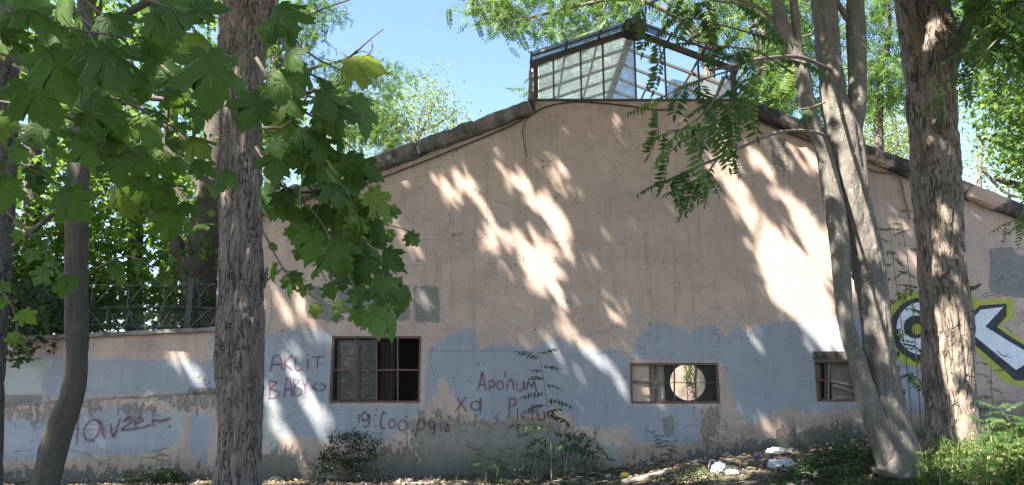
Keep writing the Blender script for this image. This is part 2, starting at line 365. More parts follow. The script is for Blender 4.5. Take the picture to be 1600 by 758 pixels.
# ------------------------------------------------------------------ the workshop building
def wy(x, z):                         # gentle unevenness of the facade (always behind y = 0)
    return .012 + .010 * fbm(np.asarray(x) * .8, 1.7, np.asarray(z) * .8, 3)
def XZ(px, py): p = at(px, py); return p.x, p.z
XL, XR = XZ(399, 345)[0], 11.3
lan0, lan1 = XZ(834, 158), XZ(1152, 158)
tz = lambda px, py: XZ(px, py)
TOPX = [XL, tz(835, 172)[0], lan0[0] + .001, lan1[0], lan1[0] + .05, XR]
sl_r = (tz(1600, 350)[1] - tz(1180, 186)[1]) / (tz(1600, 350)[0] - tz(1180, 186)[0])
zr = lambda x: tz(1180, 182)[1] + sl_r * (x - tz(1180, 182)[0])
sl_l = (tz(835, 176)[1] - tz(590, 268)[1]) / (tz(835, 176)[0] - tz(590, 268)[0])
zl = lambda x: tz(835, 176)[1] + sl_l * (x - tz(835, 176)[0])
def topz(x):
    x = np.asarray(x, float)
    return np.where(x < lan0[0], zl(x), np.where(x > lan1[0], np.minimum(zr(x), lan1[1]), lan0[1]))
wins = [(519, 525, 656, 630), (984, 567, 1126, 631), (1272, 563, 1346, 628)]
holes = []
for a, b, c, d in wins:
    x0, z1 = XZ(a, b); x1, z0 = XZ(c, d); holes.append((x0, x1, z0, z1))
def lines(lo, hi, step, extra):
    b = np.arange(lo, hi + step / 2, step); b = b[np.min(np.abs(b[:, None] - np.array(extra)[None]), axis=1) > step * .4]
    return np.sort(np.concatenate([b, extra]))
wx = lines(XL, XR, .045, [h[k] for h in holes for k in (0, 1)] + [lan0[0], lan1[0]]); wz = lines(-.6, lan0[1] + .02, .045, [h[k] for h in holes for k in (2, 3)] + [lan0[1]])
Xg, Zg = np.meshgrid(wx, wz); Tg = topz(Xg); Zc = np.minimum(Zg, Tg)
Vw = np.stack([Xg, wy(Xg, Zc), Zc], -1).reshape(-1, 3)
nx = len(wx); i, j = np.meshgrid(np.arange(nx - 1), np.arange(len(wz) - 1)); q = (j * nx + i).ravel()
Fw = np.stack([q, q + 1, q + nx + 1, q + nx], -1)
cx = Vw[Fw, 0].mean(1); cz = Vw[Fw, 2].mean(1); ok = (np.ptp(Vw[Fw, 2], axis=1) > .004)
for h in holes: ok &= ~((cx > h[0]) & (cx < h[1]) & (cz > h[2]) & (cz < h[3]))
Fw = Fw[ok]
def sdf(poly, x, z):
    P = np.array([XZ(*p) for p in poly]); Q = np.roll(P, -1, 0); d = np.full(x.shape, 1e9); ins = np.zeros(x.shape, bool)
    for (ax, az), (bx, bz) in zip(P, Q):
        ex, ez = bx - ax, bz - az; t = np.clip(((x - ax) * ex + (z - az) * ez) / (ex * ex + ez * ez + 1e-12), 0, 1)
        d = np.minimum(d, np.hypot(x - ax - t * ex, z - az - t * ez))
        c = (az > z) != (bz > z)
        with np.errstate(divide='ignore', invalid='ignore'): ins ^= c & (x < ex * (z - az) / (ez + 1e-15) + ax)
    return np.where(ins, d, -d)
def attrs(me, V, spec):
    x, z = V[:, 0], V[:, 2]
    for k in ('blue', 'white', 'cement', 'spall', 'damp'):
        v = np.full(len(V), -1.0)
        for poly in spec.get(k, []): v = np.maximum(v, sdf(poly, x, z))
        for poly in spec.get('-' + k, []): v = np.minimum(v, -sdf(poly, x, z))
        a = me.attributes.new(k, 'FLOAT', 'POINT'); a.data.foreach_set('value', v.astype(np.float32))
BLUE = [[(395,519),(440,520),(470,512),(500,515),(522,522),(522,632),(660,634),(655,642),(640,662),(600,692),(560,688),(500,690),(480,684),(440,682),(395,692)],
        [(668,548),(690,528),(714,523),(722,512),(742,512),(749,546),(762,541),(800,537),(830,545),(850,531),(880,528),(905,543),(925,546),(960,546),(985,560),(986,634),(1092,634),(1098,655),(1090,690),(1050,697),(988,692),(984,662),(945,672),(905,668),(890,650),(868,640),(842,648),(792,655),(770,662),(742,650),(722,632),(700,602),(690,590),(680,612),(664,640),(664,600)],
        [(1002,520),(1012,508),(1030,501),(1060,511),(1080,519),(1095,508),(1120,512),(1135,527),(1150,506),(1166,518),(1182,509),(1212,503),(1262,500),(1300,495),(1360,490),(1360,560),(1366,640),(1300,640),(1262,646),(1228,638),(1172,664),(1152,640),(1140,612),(1134,572),(1126,566),(986,562),(990,545)],
        [(1390,552),(1440,560),(1446,640),(1400,650)],
        [(690,690),(722,684),(742,700),(738,740),(686,742)]]
WHITE = [[(414,640),(430,640),(440,720),(428,745),(412,745)], [(940,690),(960,688),(975,735),(945,740)]]
CEM = [[(474,447),(500,446),(506,470),(520,470),(540,500),(512,503),(500,498),(480,500)], [(520,450),(640,447),(640,500),(560,503),(540,488)], [(644,447),(686,447),(686,503),(650,503)],
       [(1547,389),(1584,386),(1590,400),(1630,396),(1630,470),(1570,462),(1546,455)], [(1036,655),(1050,650),(1054,668),(1048,684),(1038,680)],
       [(1204,214),(1228,218),(1226,262),(1208,258)]]
SPALL = [[(640,652),(690,646),(716,650),(742,656),(800,652),(842,650),(868,660),(905,676),(940,690),(930,742),(640,760)],
         [(560,716),(600,700),(640,696),(660,712),(650,770),(540,770)], [(395,704),(470,704),(490,730),(480,775),(395,775)],
         [(985,716),(1050,716),(1100,704),(1135,700),(1160,688),(1230,672),(1300,666),(1362,660),(1400,664),(1400,720),(985,760)],
         [(1215,222),(1240,238),(1230,270),(1215,262)], [(1095,640),(1130,642),(1126,690),(1100,692)]]
DAMP = [[(399,330),(835,150),(835,158),(399,338)], [(1160,150),(1700,372),(1700,380),(1160,160)], [(395,722),(640,718),(700,716),(900,712),(1000,718),(1150,690),(1330,656),(1500,640),(1700,610),(1700,760),(1000,790),(395,790)]]
me = npmesh('front_wall', Vw, Fw, True)
attrs(me, Vw, dict(blue=BLUE, white=WHITE, cement=CEM, spall=SPALL, damp=DAMP))
BX0, BX1, BD = XL, XR, 9.0
ap = lan0[1]
bld = thing('workshop_building', (3, 0, 0), 'old gabled workshop with flaking pink and blue plaster and a glass roof lantern', 'building')
link('front_wall', me, bld, M['wall'])
mb = MB()                                # inner face and window reveals
TH = .34
for h in holes:
    mb = MB(); x0, x1, z0, z1 = h; e = .03
    for a, b in (((x0, z0), (x1, z0)), ((x1, z0), (x1, z1)), ((x1, z1), (x0, z1)), ((x0, z1), (x0, z0))):
        mb.add([(a[0], e*.4, a[1]), (b[0], e*.4, b[1]), (b[0], TH, b[1]), (a[0], TH, a[1])], [(0,1,2,3)])
    mb.build('window_reveal', M['inner'], bld)
mb = MB(); xs = sorted([XL] + [h[k] for h in holes for k in (0,1)] + [lan0[0], lan1[0], XR])
for xa, xb in zip(xs, xs[1:]):
    hh = [h for h in holes if h[0] <= xa + 1e-6 and h[1] >= xb - 1e-6]
    segs = [(-.6, hh[0][2]), (hh[0][3], None)] if hh else [(-.6, None)]
    for a, b in segs:
        m_ = (xa + xb) / 2
        ta, tb = (float(topz(xa + 1e-3)), float(topz(xb - 1e-3))) if b is None else (b, b)
        mb.add([(xa, TH, a), (xb, TH, a), (xb, TH, tb), (xa, TH, ta)], [(3,2,1,0)])
mb.build('inner_plaster', M['inner'], bld)
for x in (BX0, BX1):
    zt = float(topz(x)); o_ = .3 if x == BX0 else -.3
    MB().box((min(x, x+o_), TH + .002, -.6), (max(x, x+o_), BD, zt)).build('side_wall', M['inner'], bld)
ox0, ox1, oz0, oz1 = 4.2, 6.6, .9, 2.5      # the opening in the rear wall
mb = MB()
zt = float(topz(BX0))
mb.box((BX0, BD, -.6), (ox0, BD + .3, zt)).box((ox1, BD, -.6), (BX1, BD + .3, zt)).box((ox0, BD, -.6), (ox1, BD + .3, oz0)).box((ox0, BD, oz1), (ox1, BD + .3, zt))
mb.add([(BX0, BD, zt), (BX1, BD, zt), ((lan0[0]+lan1[0])/2, BD, ap + .3)], [(0,1,2)])
mb.build('rear_wall', M['inner'], bld)
mb = MB()
for xa, xb in ((BX0 - .1, lan0[0]), (lan1[0], BX1 + .1)):
    za, zb = float(topz(xa if xa < 0 else xa + .1)) + .05, float(topz(xb - .002 if xa < 0 else xb)) + .05
    vs = [(xa, TH, za), (xb, TH, zb), (xb, BD + .3, zb), (xa, BD + .3, za)]
    vs += [(x, y, z + .12) for x, y, z in vs]
    mb.add(vs, [(3,2,1,0),(4,5,6,7),(0,1,5,4),(1,2,6,5),(2,3,7,6),(3,0,4,7)])
LB = 5.0
mb.box((lan0[0], LB + .01, ap - .1), (lan1[0], BD + .3, ap + .05))
mb.build('roof', M['roof'], bld)
# coping slabs along the two slopes, each its own piece
def slab(p, q, hh, mat, seed, y0=-.13, y1=.42):
    p = Vector(p); q = Vector(q); n = max(6, int((q - p).length / .07)); d = (q - p).normalized(); up = Vector((-d.z, 0, d.x))
    if up.z < 0: up = -up
    prof = [(y0, .03), (y0 - .012, hh * .45), (y0 - .005, hh - .03), (y0 + .03, hh), (y1, hh), (y1, 0), (y0 + .05, 0)]
    vs = []; k = len(prof)
    for i in range(n + 1):
        c = p + (q - p) * (i / n); e = .012 if i in (0, n) else 0
        for a, (y, h) in enumerate(prof):
            w = .018 * vn(c.x * 6 + seed, a * 3.3, h * 9) + .010 * vn(c.x * 19 + seed, a * 1.3, 7)
            vs.append(c + up * (h + float(w) - e * (h > hh * .5)) + Vector((0, y + float(vn(c.x * 5, a, seed)) * .014 + e, 0)))
    fs = [(i*k+a, (i+1)*k+a, (i+1)*k+(a+1) % k, i*k+(a+1) % k) for i in range(n) for a in range(k)]
    fs += [tuple(range(k))[::-1], tuple(n*k + a for a in range(k))]
    return MB().add(vs, fs).build('coping_slab', mat, bld, False)
def coping(pa, pb, cuts, hs, mat, seed):
    A = Vector((pa[0], 0, pa[1])); B = Vector((pb[0], 0, pb[1])); cuts = [0] + cuts + [1]
    for i, (a, b) in enumerate(zip(cuts, cuts[1:])):
        L = (B - A).length; g = .003 / L
        j = Vector((0, random.uniform(-.008, .008), random.uniform(-.012, .012)))
        slab(A + (B - A) * (a + g) + j, A + (B - A) * (b - g) + j, hs[0] + (hs[1] - hs[0]) * (a + b) / 2, mat, seed + i)
coping((XL - .1, float(zl(XL - .1)) - .03), (lan0[0] - .01, float(zl(lan0[0])) - .03), [.19, .34, .595, .80], (.33, .25), M['coping'], 3)
coping((lan1[0] + .10, float(zr(lan1[0] + .10)) - .03), (XR + .1, float(zr(XR + .1)) - .03), [.13, .33, .50, .68, .85], (.25, .31), M['coping_pink'], 31)
# stepped pier either side of the lantern
MB().box((lan0[0] - .10, -.05, float(zl(lan0[0])) - .02), (lan0[0] + .02, .40, ap + .03)).build('pier', M['coping_pink'], bld, bevel=.012)
MB().box((lan1[0] - .02, -.05, float(zr(lan1[0])) - .12), (lan1[0] + .22, .40, ap + .02)).build('pier', M['coping'], bld, bevel=.012)

# roof lantern: posts, rafters, purlins, panes
sk_ = link('roof_lantern', MB().box((lan0[0], -.03, ap), (lan1[0], .12, ap + .035)).box((lan0[0], .12, ap), (lan0[0] + .06, LB, ap + .035)).box((lan1[0] - .06, .12, ap), (lan1[0], LB, ap + .035)).mesh('sill'), bld, M['dark_steel'])
tag(sk_, 'glazed lantern with rusty steel bars and dusty panes')
lx0, lx1 = lan0[0], lan1[0]; ez = XZ(840, 98)[1]; rx, rz = XZ(988, 48); ezr = XZ(1146, 108)[1]
def sub(mb, name, mat, **k): return mb.build(name, mat, sk_, **k)
def lr(x): return ez + (rz - ez) * (x - lx0) / (rx - lx0) if x < rx else rz + (ezr - rz) * (x - rx) / (lx1 - rx)
OH = -.36
for x in (lx0 + .04, lx1 - .04):
    for y in (.02, LB): sub(MB().box((x - .045, y - .04, ap + .035), (x + .045, y + .05, lr(x) - .01)), 'post', M['beam'])
mul = [865, 908, 943, 993, 1040, 1092]
mx = [XZ(p, 120)[0] for p in mul]
for x in mx: sub(MB().box((x - .016, -.005, ap + .036), (x + .016, .035, lr(x) - .02)), 'glazing_bar', M['dark_steel'])
for y in [OH + .02, .03, .75, 1.45, 2.15, 2.85, 3.55, 4.25, LB]:
    big = y == .03
    for a, b in ((lx0 - .06, rx), (rx, lx1 + .06)):
        w, h = (.09, .10) if big else (.045, .05)
        if y < 0: w, h = .03, .03
        sub(MB().bar((a, y, lr(max(min(a, lx1), lx0)) - (.0 if a >= lx0 else .03)), (b, y, lr(max(min(b, lx1), lx0)) - (.0 if b <= lx1 else .03)), w, h), 'rafter', M['beam'] if big else M['dark_steel'])
for f in (.0, .35, .68):
    for s in (0, 1):
        x = lx0 - .05 + (rx - lx0) * f if s == 0 else lx1 + .05 - (lx1 - rx) * f
        sub(MB().bar((x, OH, lr(min(max(x, lx0), lx1)) + .045), (x, LB, lr(min(max(x, lx0), lx1)) + .045), .035, .035), 'purlin', M['dark_steel'])
sub(MB().bar((rx, OH + .04, rz + .02), (rx, LB, rz + .02), .12, .12), 'ridge_beam', M['beam'])
# the closed end box under the ridge
c = Vector((rx, OH, rz - .02)); n8 = 10
vs = [(c.x + .22 * math.cos(a) * 1.05, y, c.z - .05 + .13 * math.sin(a) + (.05 if math.sin(a) > .3 else 0)) for y in (OH + .06, .0) for a in [2 * math.pi * i / n8 for i in range(n8)]]
sub(MB().add(vs, [tuple(range(n8)), tuple(range(n8, 2*n8))[::-1]] + [(i, n8 + i, n8 + (i+1) % n8, (i+1) % n8) for i in range(n8)]), 'ridge_box', M['board_dark'])
def pane(pts, mat, t=.004):
    P = [Vector(p) for p in pts]; n = (P[1] - P[0]).cross(P[2] - P[0]).normalized() * t
    k = len(P); return sub(MB().add(P + [p + n for p in P], [tuple(range(k))[::-1], tuple(range(k, 2*k))] + [(i, (i+1) % k, k + (i+1) % k, k + i) for i in range(k)]), 'glass_pane', mat)
ex = [lx0 + .08] + mx + [lx1 - .08]
for i, (a, b) in enumerate(zip(ex, ex[1:])):
    a2, b2 = a + .018, b - .018
    if i in (4, 6): continue                                   # this pane is gone
    top = [(b2, .012, lr(b2) - .06)] + ([(rx, .012, rz - .06)] if a2 < rx < b2 else []) + [(a2, .012, lr(a2) - .06)]
    if i == 5: top = [(b2, .012, ap + .34), (a2 + .1, .012, ap + .45), (a2, .012, ap + .30)]   # broken off
    pane([(a2, .012, ap + .036), (b2, .012, ap + .036)] + top, M['glass'])
ys = [OH + .03, .0, .75, 1.45, 2.15, 2.85, 3.55, 4.25, LB]
for i, (a, b) in enumerate(zip(ys, ys[1:])):
    for s in (0, 1):
        for f0, f1 in ((0, .35), (.35, .68), (.68, 1)):
            if s == 1 and (i, f0) not in ((0, 0), (0, .68), (2, 0), (5, .35), (6, 0)): continue
            xa = lx0 - .05 + (rx - lx0 + .05) * f0 if s == 0 else lx1 + .05 - (lx1 - rx + .05) * f0
            xb = lx0 - .05 + (rx - lx0 + .05) * f1 if s == 0 else lx1 + .05 - (lx1 - rx + .05) * f1
            g = lambda x: lr(min(max(x, lx0), lx1)) + .075
            pane([(xa, a + .012, g(xa)), (xb, a + .012, g(xb)), (xb, b - .012, g(xb)), (xa, b - .012, g(xa))], M['glass_roof'])
for x in (lx0 + .04, lx1 - .04):
    for a, b in zip(ys[1:], ys[2:]): pane([(x, a + .03, ap + .04), (x, b - .03, ap + .04), (x, b - .03, lr(x) - .05), (x, a + .03, lr(x) - .05)], M['glass'])
    for y in ys[2:-1]: sub(MB().box((x - .02, y - .02, ap + .036), (x + .02, y + .02, lr(x) - .03)), 'glazing_bar', M['dark_steel'])
for k in range(6):
    z = ap + .10 + k * .095                                # louvre blades on the left cheek
    sub(MB().box((lx0 - .09, -.02, z), (lx0 - .01, .30, z + .018), rot=Matrix.Rotation(.45, 3, 'Y')), 'louvre', M['cap'])

# windows
def rectpx(a, b, c, d): x0, z1 = XZ(a, b); x1, z0 = XZ(c, d); return x0, x1, z0, z1
def window(idx, label, yf=.02):
    x0, x1, z0, z1 = holes[idx]; t = .04; m = MB()
    m.box((x0, yf, z0), (x1, yf + .06, z0 + t)).box((x0, yf, z1 - t), (x1, yf + .06, z1)).box((x0, yf, z0 + t), (x0 + t, yf + .06, z1 - t)).box((x1 - t, yf, z0 + t), (x1, yf + .06, z1 - t))
    w = link('window', m.mesh('window_frame'), bld, M['rust']); tag(w, label); return w
def wbar(w, px0, py0, px1, py1, th, y, mat, name='bar', dp=.025):
    a, b = XZ(px0, py0), XZ(px1, py1); return MB().bar((a[0], y, a[1]), (b[0], y, b[1]), th if px0 == px1 else dp, dp if px0 == px1 else th).build(name, mat, w)
w = window(0, 'rusty barred window with grimy panes on its left half')
for x in (555, 588, 621): wbar(w, x, 528, x, 627, .026, .035, M['rust'])
wbar(w, 522, 578, 653, 578, .026, .022, M['rust'])
for x in (526, 558, 585): wbar(w, x, 530, x, 626, .05, .15, M['dark_steel'], 'sash_rail', .04)
for y in (532, 556, 600, 624): wbar(w, 524, y, 588, y, .03, .146, M['dark_steel'], 'sash_rail', .04)
for a, b in ((528, 556), (559, 584)):
    for c, d in ((533, 555), (557, 577), (579, 599), (601, 623)):
        x0, x1, z0, z1 = rectpx(a, c, b, d); MB().box((x0, .15, z0), (x1, .156, z1)).build('glass_pane', M['glass_old'], w)
x0, x1, z0, z1 = rectpx(590, 528, 612, 628)
vs = []; nn = 22
for i in range(nn + 1):
    u = i / nn
    for zz in (z1, (z0 + z1) / 2, z0): vs.append((x0 + (x1 - x0) * u, .26 + .035 * math.sin(u * 22) , zz))
MB().add(vs, [(i*3+k, i*3+3+k, i*3+4+k, i*3+1+k) for i in range(nn) for k in (0, 1)]).build('curtain', M['cloth'], w, True)
w = window(1, 'low window boarded up, with a round hole cut in its black board')
def panel(w, name, r, y, mat, t=.018, tilt=0):
    x0, x1, z0, z1 = rectpx(*r); return MB().box((x0, y, z0), (x1, y + t, z1), rot=Matrix.Rotation(tilt, 3, 'Y') if tilt else None).build(name, mat, w)
panel(w, 'board', (987, 569, 1017, 595), .13, M['ply'], tilt=.01); panel(w, 'board', (987, 599, 1018, 628), .135, M['ply'], tilt=-.015)
panel(w, 'board', (1016, 568, 1044, 630), .20, M['ply']); panel(w, 'board', (1028, 568, 1040, 630), .165, M['oldwood'])
wbar(w, 1018.5, 568, 1018.5, 630, .045, .12, M['dark_steel'], 'sash_rail'); wbar(w, 1026.5, 568, 1026.5, 630, .05, .12, M['dark_steel'], 'sash_rail'); wbar(w, 986, 597, 1028, 597, .04, .115, M['dark_steel'], 'sash_rail')
# black board with a round hole
x0, x1, z0, z1 = rectpx(1040.5, 568, 1123, 630); hc = XZ(1078, 597.5); hr = 27.5 * 12.5 / F; n = 64; vs = []; fs = []
for y in (.14, .165):
    for k in range(n):
        a = 2 * math.pi * k / n; ca, sa = math.cos(a), math.sin(a)
        s = min(((x1 if ca > 0 else x0) - hc[0]) / ca if abs(ca) > 1e-6 else 1e9, ((z1 if sa > 0 else z0) - hc[1]) / sa if abs(sa) > 1e-6 else 1e9)
        vs.append((hc[0] + hr * ca, y, hc[1] + hr * sa)); vs.append((hc[0] + max(s, hr + .005) * ca, y, hc[1] + max(s, hr + .005) * sa))
for k in range(n):
    a, b = 2*k, 2*((k+1) % n); o = 2*n
    fs += [(a, a+1, b+1, b), (o+b, o+b+1, o+a+1, o+a), (a, b, o+b, o+a), (b+1, a+1, o+a+1, o+b+1)]
MB().add(vs, fs).build('holed_board', M['board_dark'], w)
for x in (1054.5, 1088): wbar(w, x, 568, x, 630, .018, .04, M['rust'])
wbar(w, 986, 598, 1124, 598, .014, .026, M['rust'])
w = window(2, 'small window with a broken sash and slanting planks behind')
panel(w, 'board', (1275, 566, 1291, 592), .2, M['inner']); panel(w, 'board', (1275, 596, 1291, 626), .2, M['inner']); panel(w, 'board', (1305, 566, 1342, 626), .24, M['inner'])
wbar(w, 1299, 565, 1299, 627, .07, .14, M['oldwood'], 'sash_rail'); wbar(w, 1294, 565, 1294, 627, .03, .12, M['rust'], 'sash_rail'); wbar(w, 1274, 594, 1294, 594, .03, .125, M['rust'], 'sash_rail')
for a in ((1304, 594, 1344, 603), (1306, 601, 1344, 613), (1306, 622, 1344, 622)): wbar(w, *a, .05, .17, M['oldwood'], 'plank')
x0, x1, z0, z1 = rectpx(1270, 549, 1348, 562); MB().box((x0, -.02, z0), (x1, .05, z1)).build('lintel', M['coping_pink'], bld, bevel=.006)

# strokes that lie on a wall (graffiti, cracks)
def ribbon(strokes, width, off, yfun, step=.02, vary=.25):
    V, Fc, UV = [], [], []
    for st in strokes:
        if len(st) == 2 and isinstance(st[1], (int, float)): 
            continue
        P = np.array([(p[0], 0, p[1]) for p in st]); P, _ = catmull(P, [1] * len(P), step)
        if len(P) < 2: continue
        T = np.gradient(P, axis=0); T /= np.linalg.norm(T, axis=1)[:, None] + 1e-9; N = np.stack([-T[:, 2], 0 * T[:, 0], T[:, 0]], -1)
        n = len(P); wv = width * (1 + vary * vn(P[:, 0] * 9, 2.2, P[:, 2] * 9)); e = np.minimum(np.arange(n), np.arange(n)[::-1]) / max(1, min(3, n // 2)); wv = wv * np.clip(.45 + e, 0, 1)
        b = len(V)
        for i in range(n):
            for s in (-1, 1):
                p = P[i] + N[i] * wv[i] / 2 * s; V.append((p[0], float(yfun(p[0], p[2])) - off, p[2])); UV.append((i * step, (s + 1) / 2))
        Fc += [(b + 2*i, b + 2*i + 2, b + 2*i + 3, b + 2*i + 1) for i in range(n - 1)]
    return npmesh('strokes', np.array(V), np.array(Fc), False, np.array(UV))
def circ(cx, cy, rx, ry, n=12, a0=0, a1=390): return [(cx + rx * math.cos(R(a0 + (a1 - a0) * i / n)), cy + ry * math.sin(R(a0 + (a1 - a0) * i / n))) for i in range(n + 1)]
def words(name, label, strokes, sc, ox, oy, width, par, mat, off=.004, yfun=wy):
    st = [[XZ(ox + x / sc, oy + y / sc) for x, y in s] for s in strokes]
    o = tag(link(name, ribbon(st, width, off, yfun), par, mat), label)
    link('overspray', ribbon(st, width * 2.6, off - .002, yfun), o, M['mist']); return o
dot = lambda x, y, r=5: [(x - r, y), (x, y + r * .4), (x + r, y)]
words('graffiti', 'red scrawl reading AKLIT BABY left of the barred window', [
    [(82,310),(92,260),(108,214),(138,212),(150,250),(158,302)], [(90,266),(152,262)], [(170,215),(168,305)], [(216,205),(172,256),(218,298)], [(235,215),(234,294),(278,292)], [(303,225),(308,292)], dot(302,203), [(328,222),(405,215)], [(364,220),(360,292)],
    [(75,360),(80,412),(80,466)], [(74,360),(120,372),(84,408),(134,425),(122,458),(68,468)], [(165,462),(180,356),(203,354),(212,456)], [(170,415),(210,410)], [(222,350),(225,446)], [(222,350),(256,362),(228,392),(270,415),(258,445),(224,449)], [(270,350),(286,386),(312,343)], [(286,386),(292,436)],
    [(364,368),(334,400),(368,420)], [(378,374),(410,390),(396,412),(370,420)]], 3.79, 400, 500, .042, bld, M['spray'])
words('graffiti', 'red scrawl of letters and dots below the barred window', [
    [(606,555),(610,612)], [(664,565),(645,546),(625,566),(634,596),(660,590),(668,562),(672,600),(656,632),(628,626)], dot(708,562,7), dot(708,627,7), [(777,562),(757,545),(738,590),(744,640),(772,640)], circ(805,615,20,25), circ(867,625,26,30), dot(925,656,7),
    [(944,692),(958,622),(975,590),(996,600),(992,640),(958,654)], circ(1040,620,16,20), [(1058,602),(1056,660),(1040,684)], dot(1095,570,6), [(1090,610),(1096,662)], dot(1142,573,6), [(1110,625),(1124,660),(1135,615),(1146,668)]], 3.79, 400, 500, .046, bld, M['spray'])
words('graffiti', 'faded purple writing behind the sapling', [
    [(248,270),(266,215),(281,164),(300,272)], [(258,232),(298,230)], [(322,277),(320,205)], [(320,208),(350,214),(346,244),(322,247)], circ(384,236,20,26), [(417,150),(412,190)], [(425,270),(430,216),(455,206),(466,268)], [(482,215),(490,264),(518,256),(525,215),(530,268)], [(542,268),(552,216),(570,244),(586,216),(602,278)],
    [(130,308),(186,392)], [(186,300),(118,392)], circ(240,356,28,26), [(268,304),(269,408)], [(440,308),(438,424)], [(440,310),(476,320),(470,350),(442,362)], [(488,366),(488,442)], [(532,380),(510,410),(538,436)], [(580,340),(574,452)], [(545,402),(612,384)], [(607,400),(615,440),(643,432),(647,394),(650,438)], [(662,438),(666,400),(686,422),(700,396),(712,442)]], 3.79, 680, 540, .042, bld, M['spray'])
cracks = [[(680,388),(683,420),(679,445),(685,470)], [(742,360),(738,378),(744,392)], [(640,373),(720,375),(790,371),(860,378),(900,376),(940,380),(980,381)], [(650,548),(700,549),(760,548),(830,550),(900,556),(960,550),(1010,553)], [(676,540),(673,565),(678,590),(672,610),(676,640)], [(420,440),(424,480),(420,520)], [(446,530),(444,560),(448,590)],
          [(418,700),(432,690),(440,720),(430,750)], [(822,190),(821,240),(824,280)], [(1232,262),(1233,340),(1231,420)], [(760,268),(762,300),(761,360)], [(920,350),(922,366)], [(1180,640),(1170,652),(1150,655)], [(1065,672),(1080,664),(1100,668)], [(690,715),(705,711),(722,716)]]
for c in cracks: link('crack', ribbon([[XZ(*p) for p in c]], .011, .003, wy, .03, .6), bld, M['crack'])
# the big OK piece: three stacked flat layers of paint
def layer(polys, off, mat, name='graffiti', label=None):
    if len(polys) > 1:
        for p in polys: layer([p], off, mat, name, label)
        return
    mb = MB()
    for p in polys:
        q = [XZ(*v) for v in p]; mb.add([(x, float(wy(x, z)) - off, z) for x, z in q], [tuple(range(len(q)))])
    me = mb.mesh(name); bm = bmesh.new(); bm.from_mesh(me); bmesh.ops.triangulate(bm, faces=bm.faces[:]); bmesh.ops.recalc_face_normals(bm, faces=bm.faces[:]); bm.to_mesh(me); bm.free()
    o = link(name, me, bld, mat); return tag(o, label)
E = lambda cx, cy, rx, ry, n=40: [(cx + rx * math.cos(2*math.pi*i/n), cy + ry * math.sin(2*math.pi*i/n)) for i in range(n)]
Kz = lambda pts: [(1240 + x / 3.444, 440 + y / 3.444) for x, y in pts]
layer([E(1438, 514, 57, 60), Kz([(700,160),(905,0),(962,0),(962,75),(1005,100),(1190,86),(1185,195),(1105,232),(1150,265),(1420,430),(1420,560),(1180,562),(1130,535),(942,330),(700,520)])], .004, M['g_yellow'], label='yellow outline of the letters OK')
layer([E(1438, 514, 46, 49), Kz([(720,200),(905,60),(948,40),(952,175),(1005,128),(1148,118),(1148,186),(1095,243),(1150,285),(1420,450),(1420,540),(1190,532),(1165,505),(930,300),(720,480)])], .008, M['g_black'], label='black letters OK sprayed large at the right end')
layer([E(1440, 513, 39, 41), Kz([(930,240),(1005,152),(1130,136),(1032,242),(1150,316),(1420,478),(1420,505),(1255,440),(1196,476),(935,262)])], .012, M['g_white'], label='white fill of the letters OK')
layer([E(1431, 511, 19, 18)], .016, M['g_black'])
for i in range(11): layer([E(1404 + (i % 4) * 7 + (i // 4) * 3, 531 + (i // 4) * 6 + (i % 4) * 1.2, 3.2, 1.5, 10)], .016, M['g_black'], 'graffiti_dash')
layer([E(1432, 514, 8, 9)], .020, M['g_yellow'])
for f_ in [circ(1070,95,50,20,10,190,340), circ(1065,90,60,30,10,185,345), circ(1205,190,38,38,10,-80,90), circ(1200,190,25,26,10,-80,90), [(1135,240),(1180,280)], [(640,120),(655,150),(620,125)], [(1090,370),(1130,400),(1160,385)], [(1110,395),(1180,410)]]: words('graffiti_flourish', None, [f_], 3.444, 1240, 440, .016, bld, M['spray_dark'], .016)
# cable and pipe
def cable(pts, r, name='cable', mat=None, y=-.035):
    P = [Vector((*XZ(px, py), 0)) for px, py in pts]; P, _ = catmull([(p.x, y, p.y) for p in P], [1] * len(P), .06)
    return MB().tube(P, r, 6).build(name, mat or M['cable'], bld, True)
cable([(560,292),(640,262),(740,222),(800,196),(836,176),(860,166),(900,160),(960,164),(1020,172),(1045,172)], .014)
cable([(1090,160),(1140,168),(1180,188),(1240,212),(1300,236)], .020)
cable([(838,176),(824,186),(817,204),(819,226),(824,246)], .009)
cable([(1355,264),(1372,270),(1396,272),(1406,284),(1412,312),(1420,345)], .014, 'pipe', M['pipe'])

# court wall seen through the round hole
cw = thing('court_wall', (6.8, 15, 0), 'sunlit pale wall seen through the round hole in the boarded window', 'wall')
MB().box((2, 15, -.3), (13, 15.25, 3.4)).build('wall_body', M['court'], cw)
for x in np.arange(2.4, 13, .85): MB().box((x, 14.97, .1), (x + .03, 14.998, 3.3)).build('batten', M['oldwood'], cw)

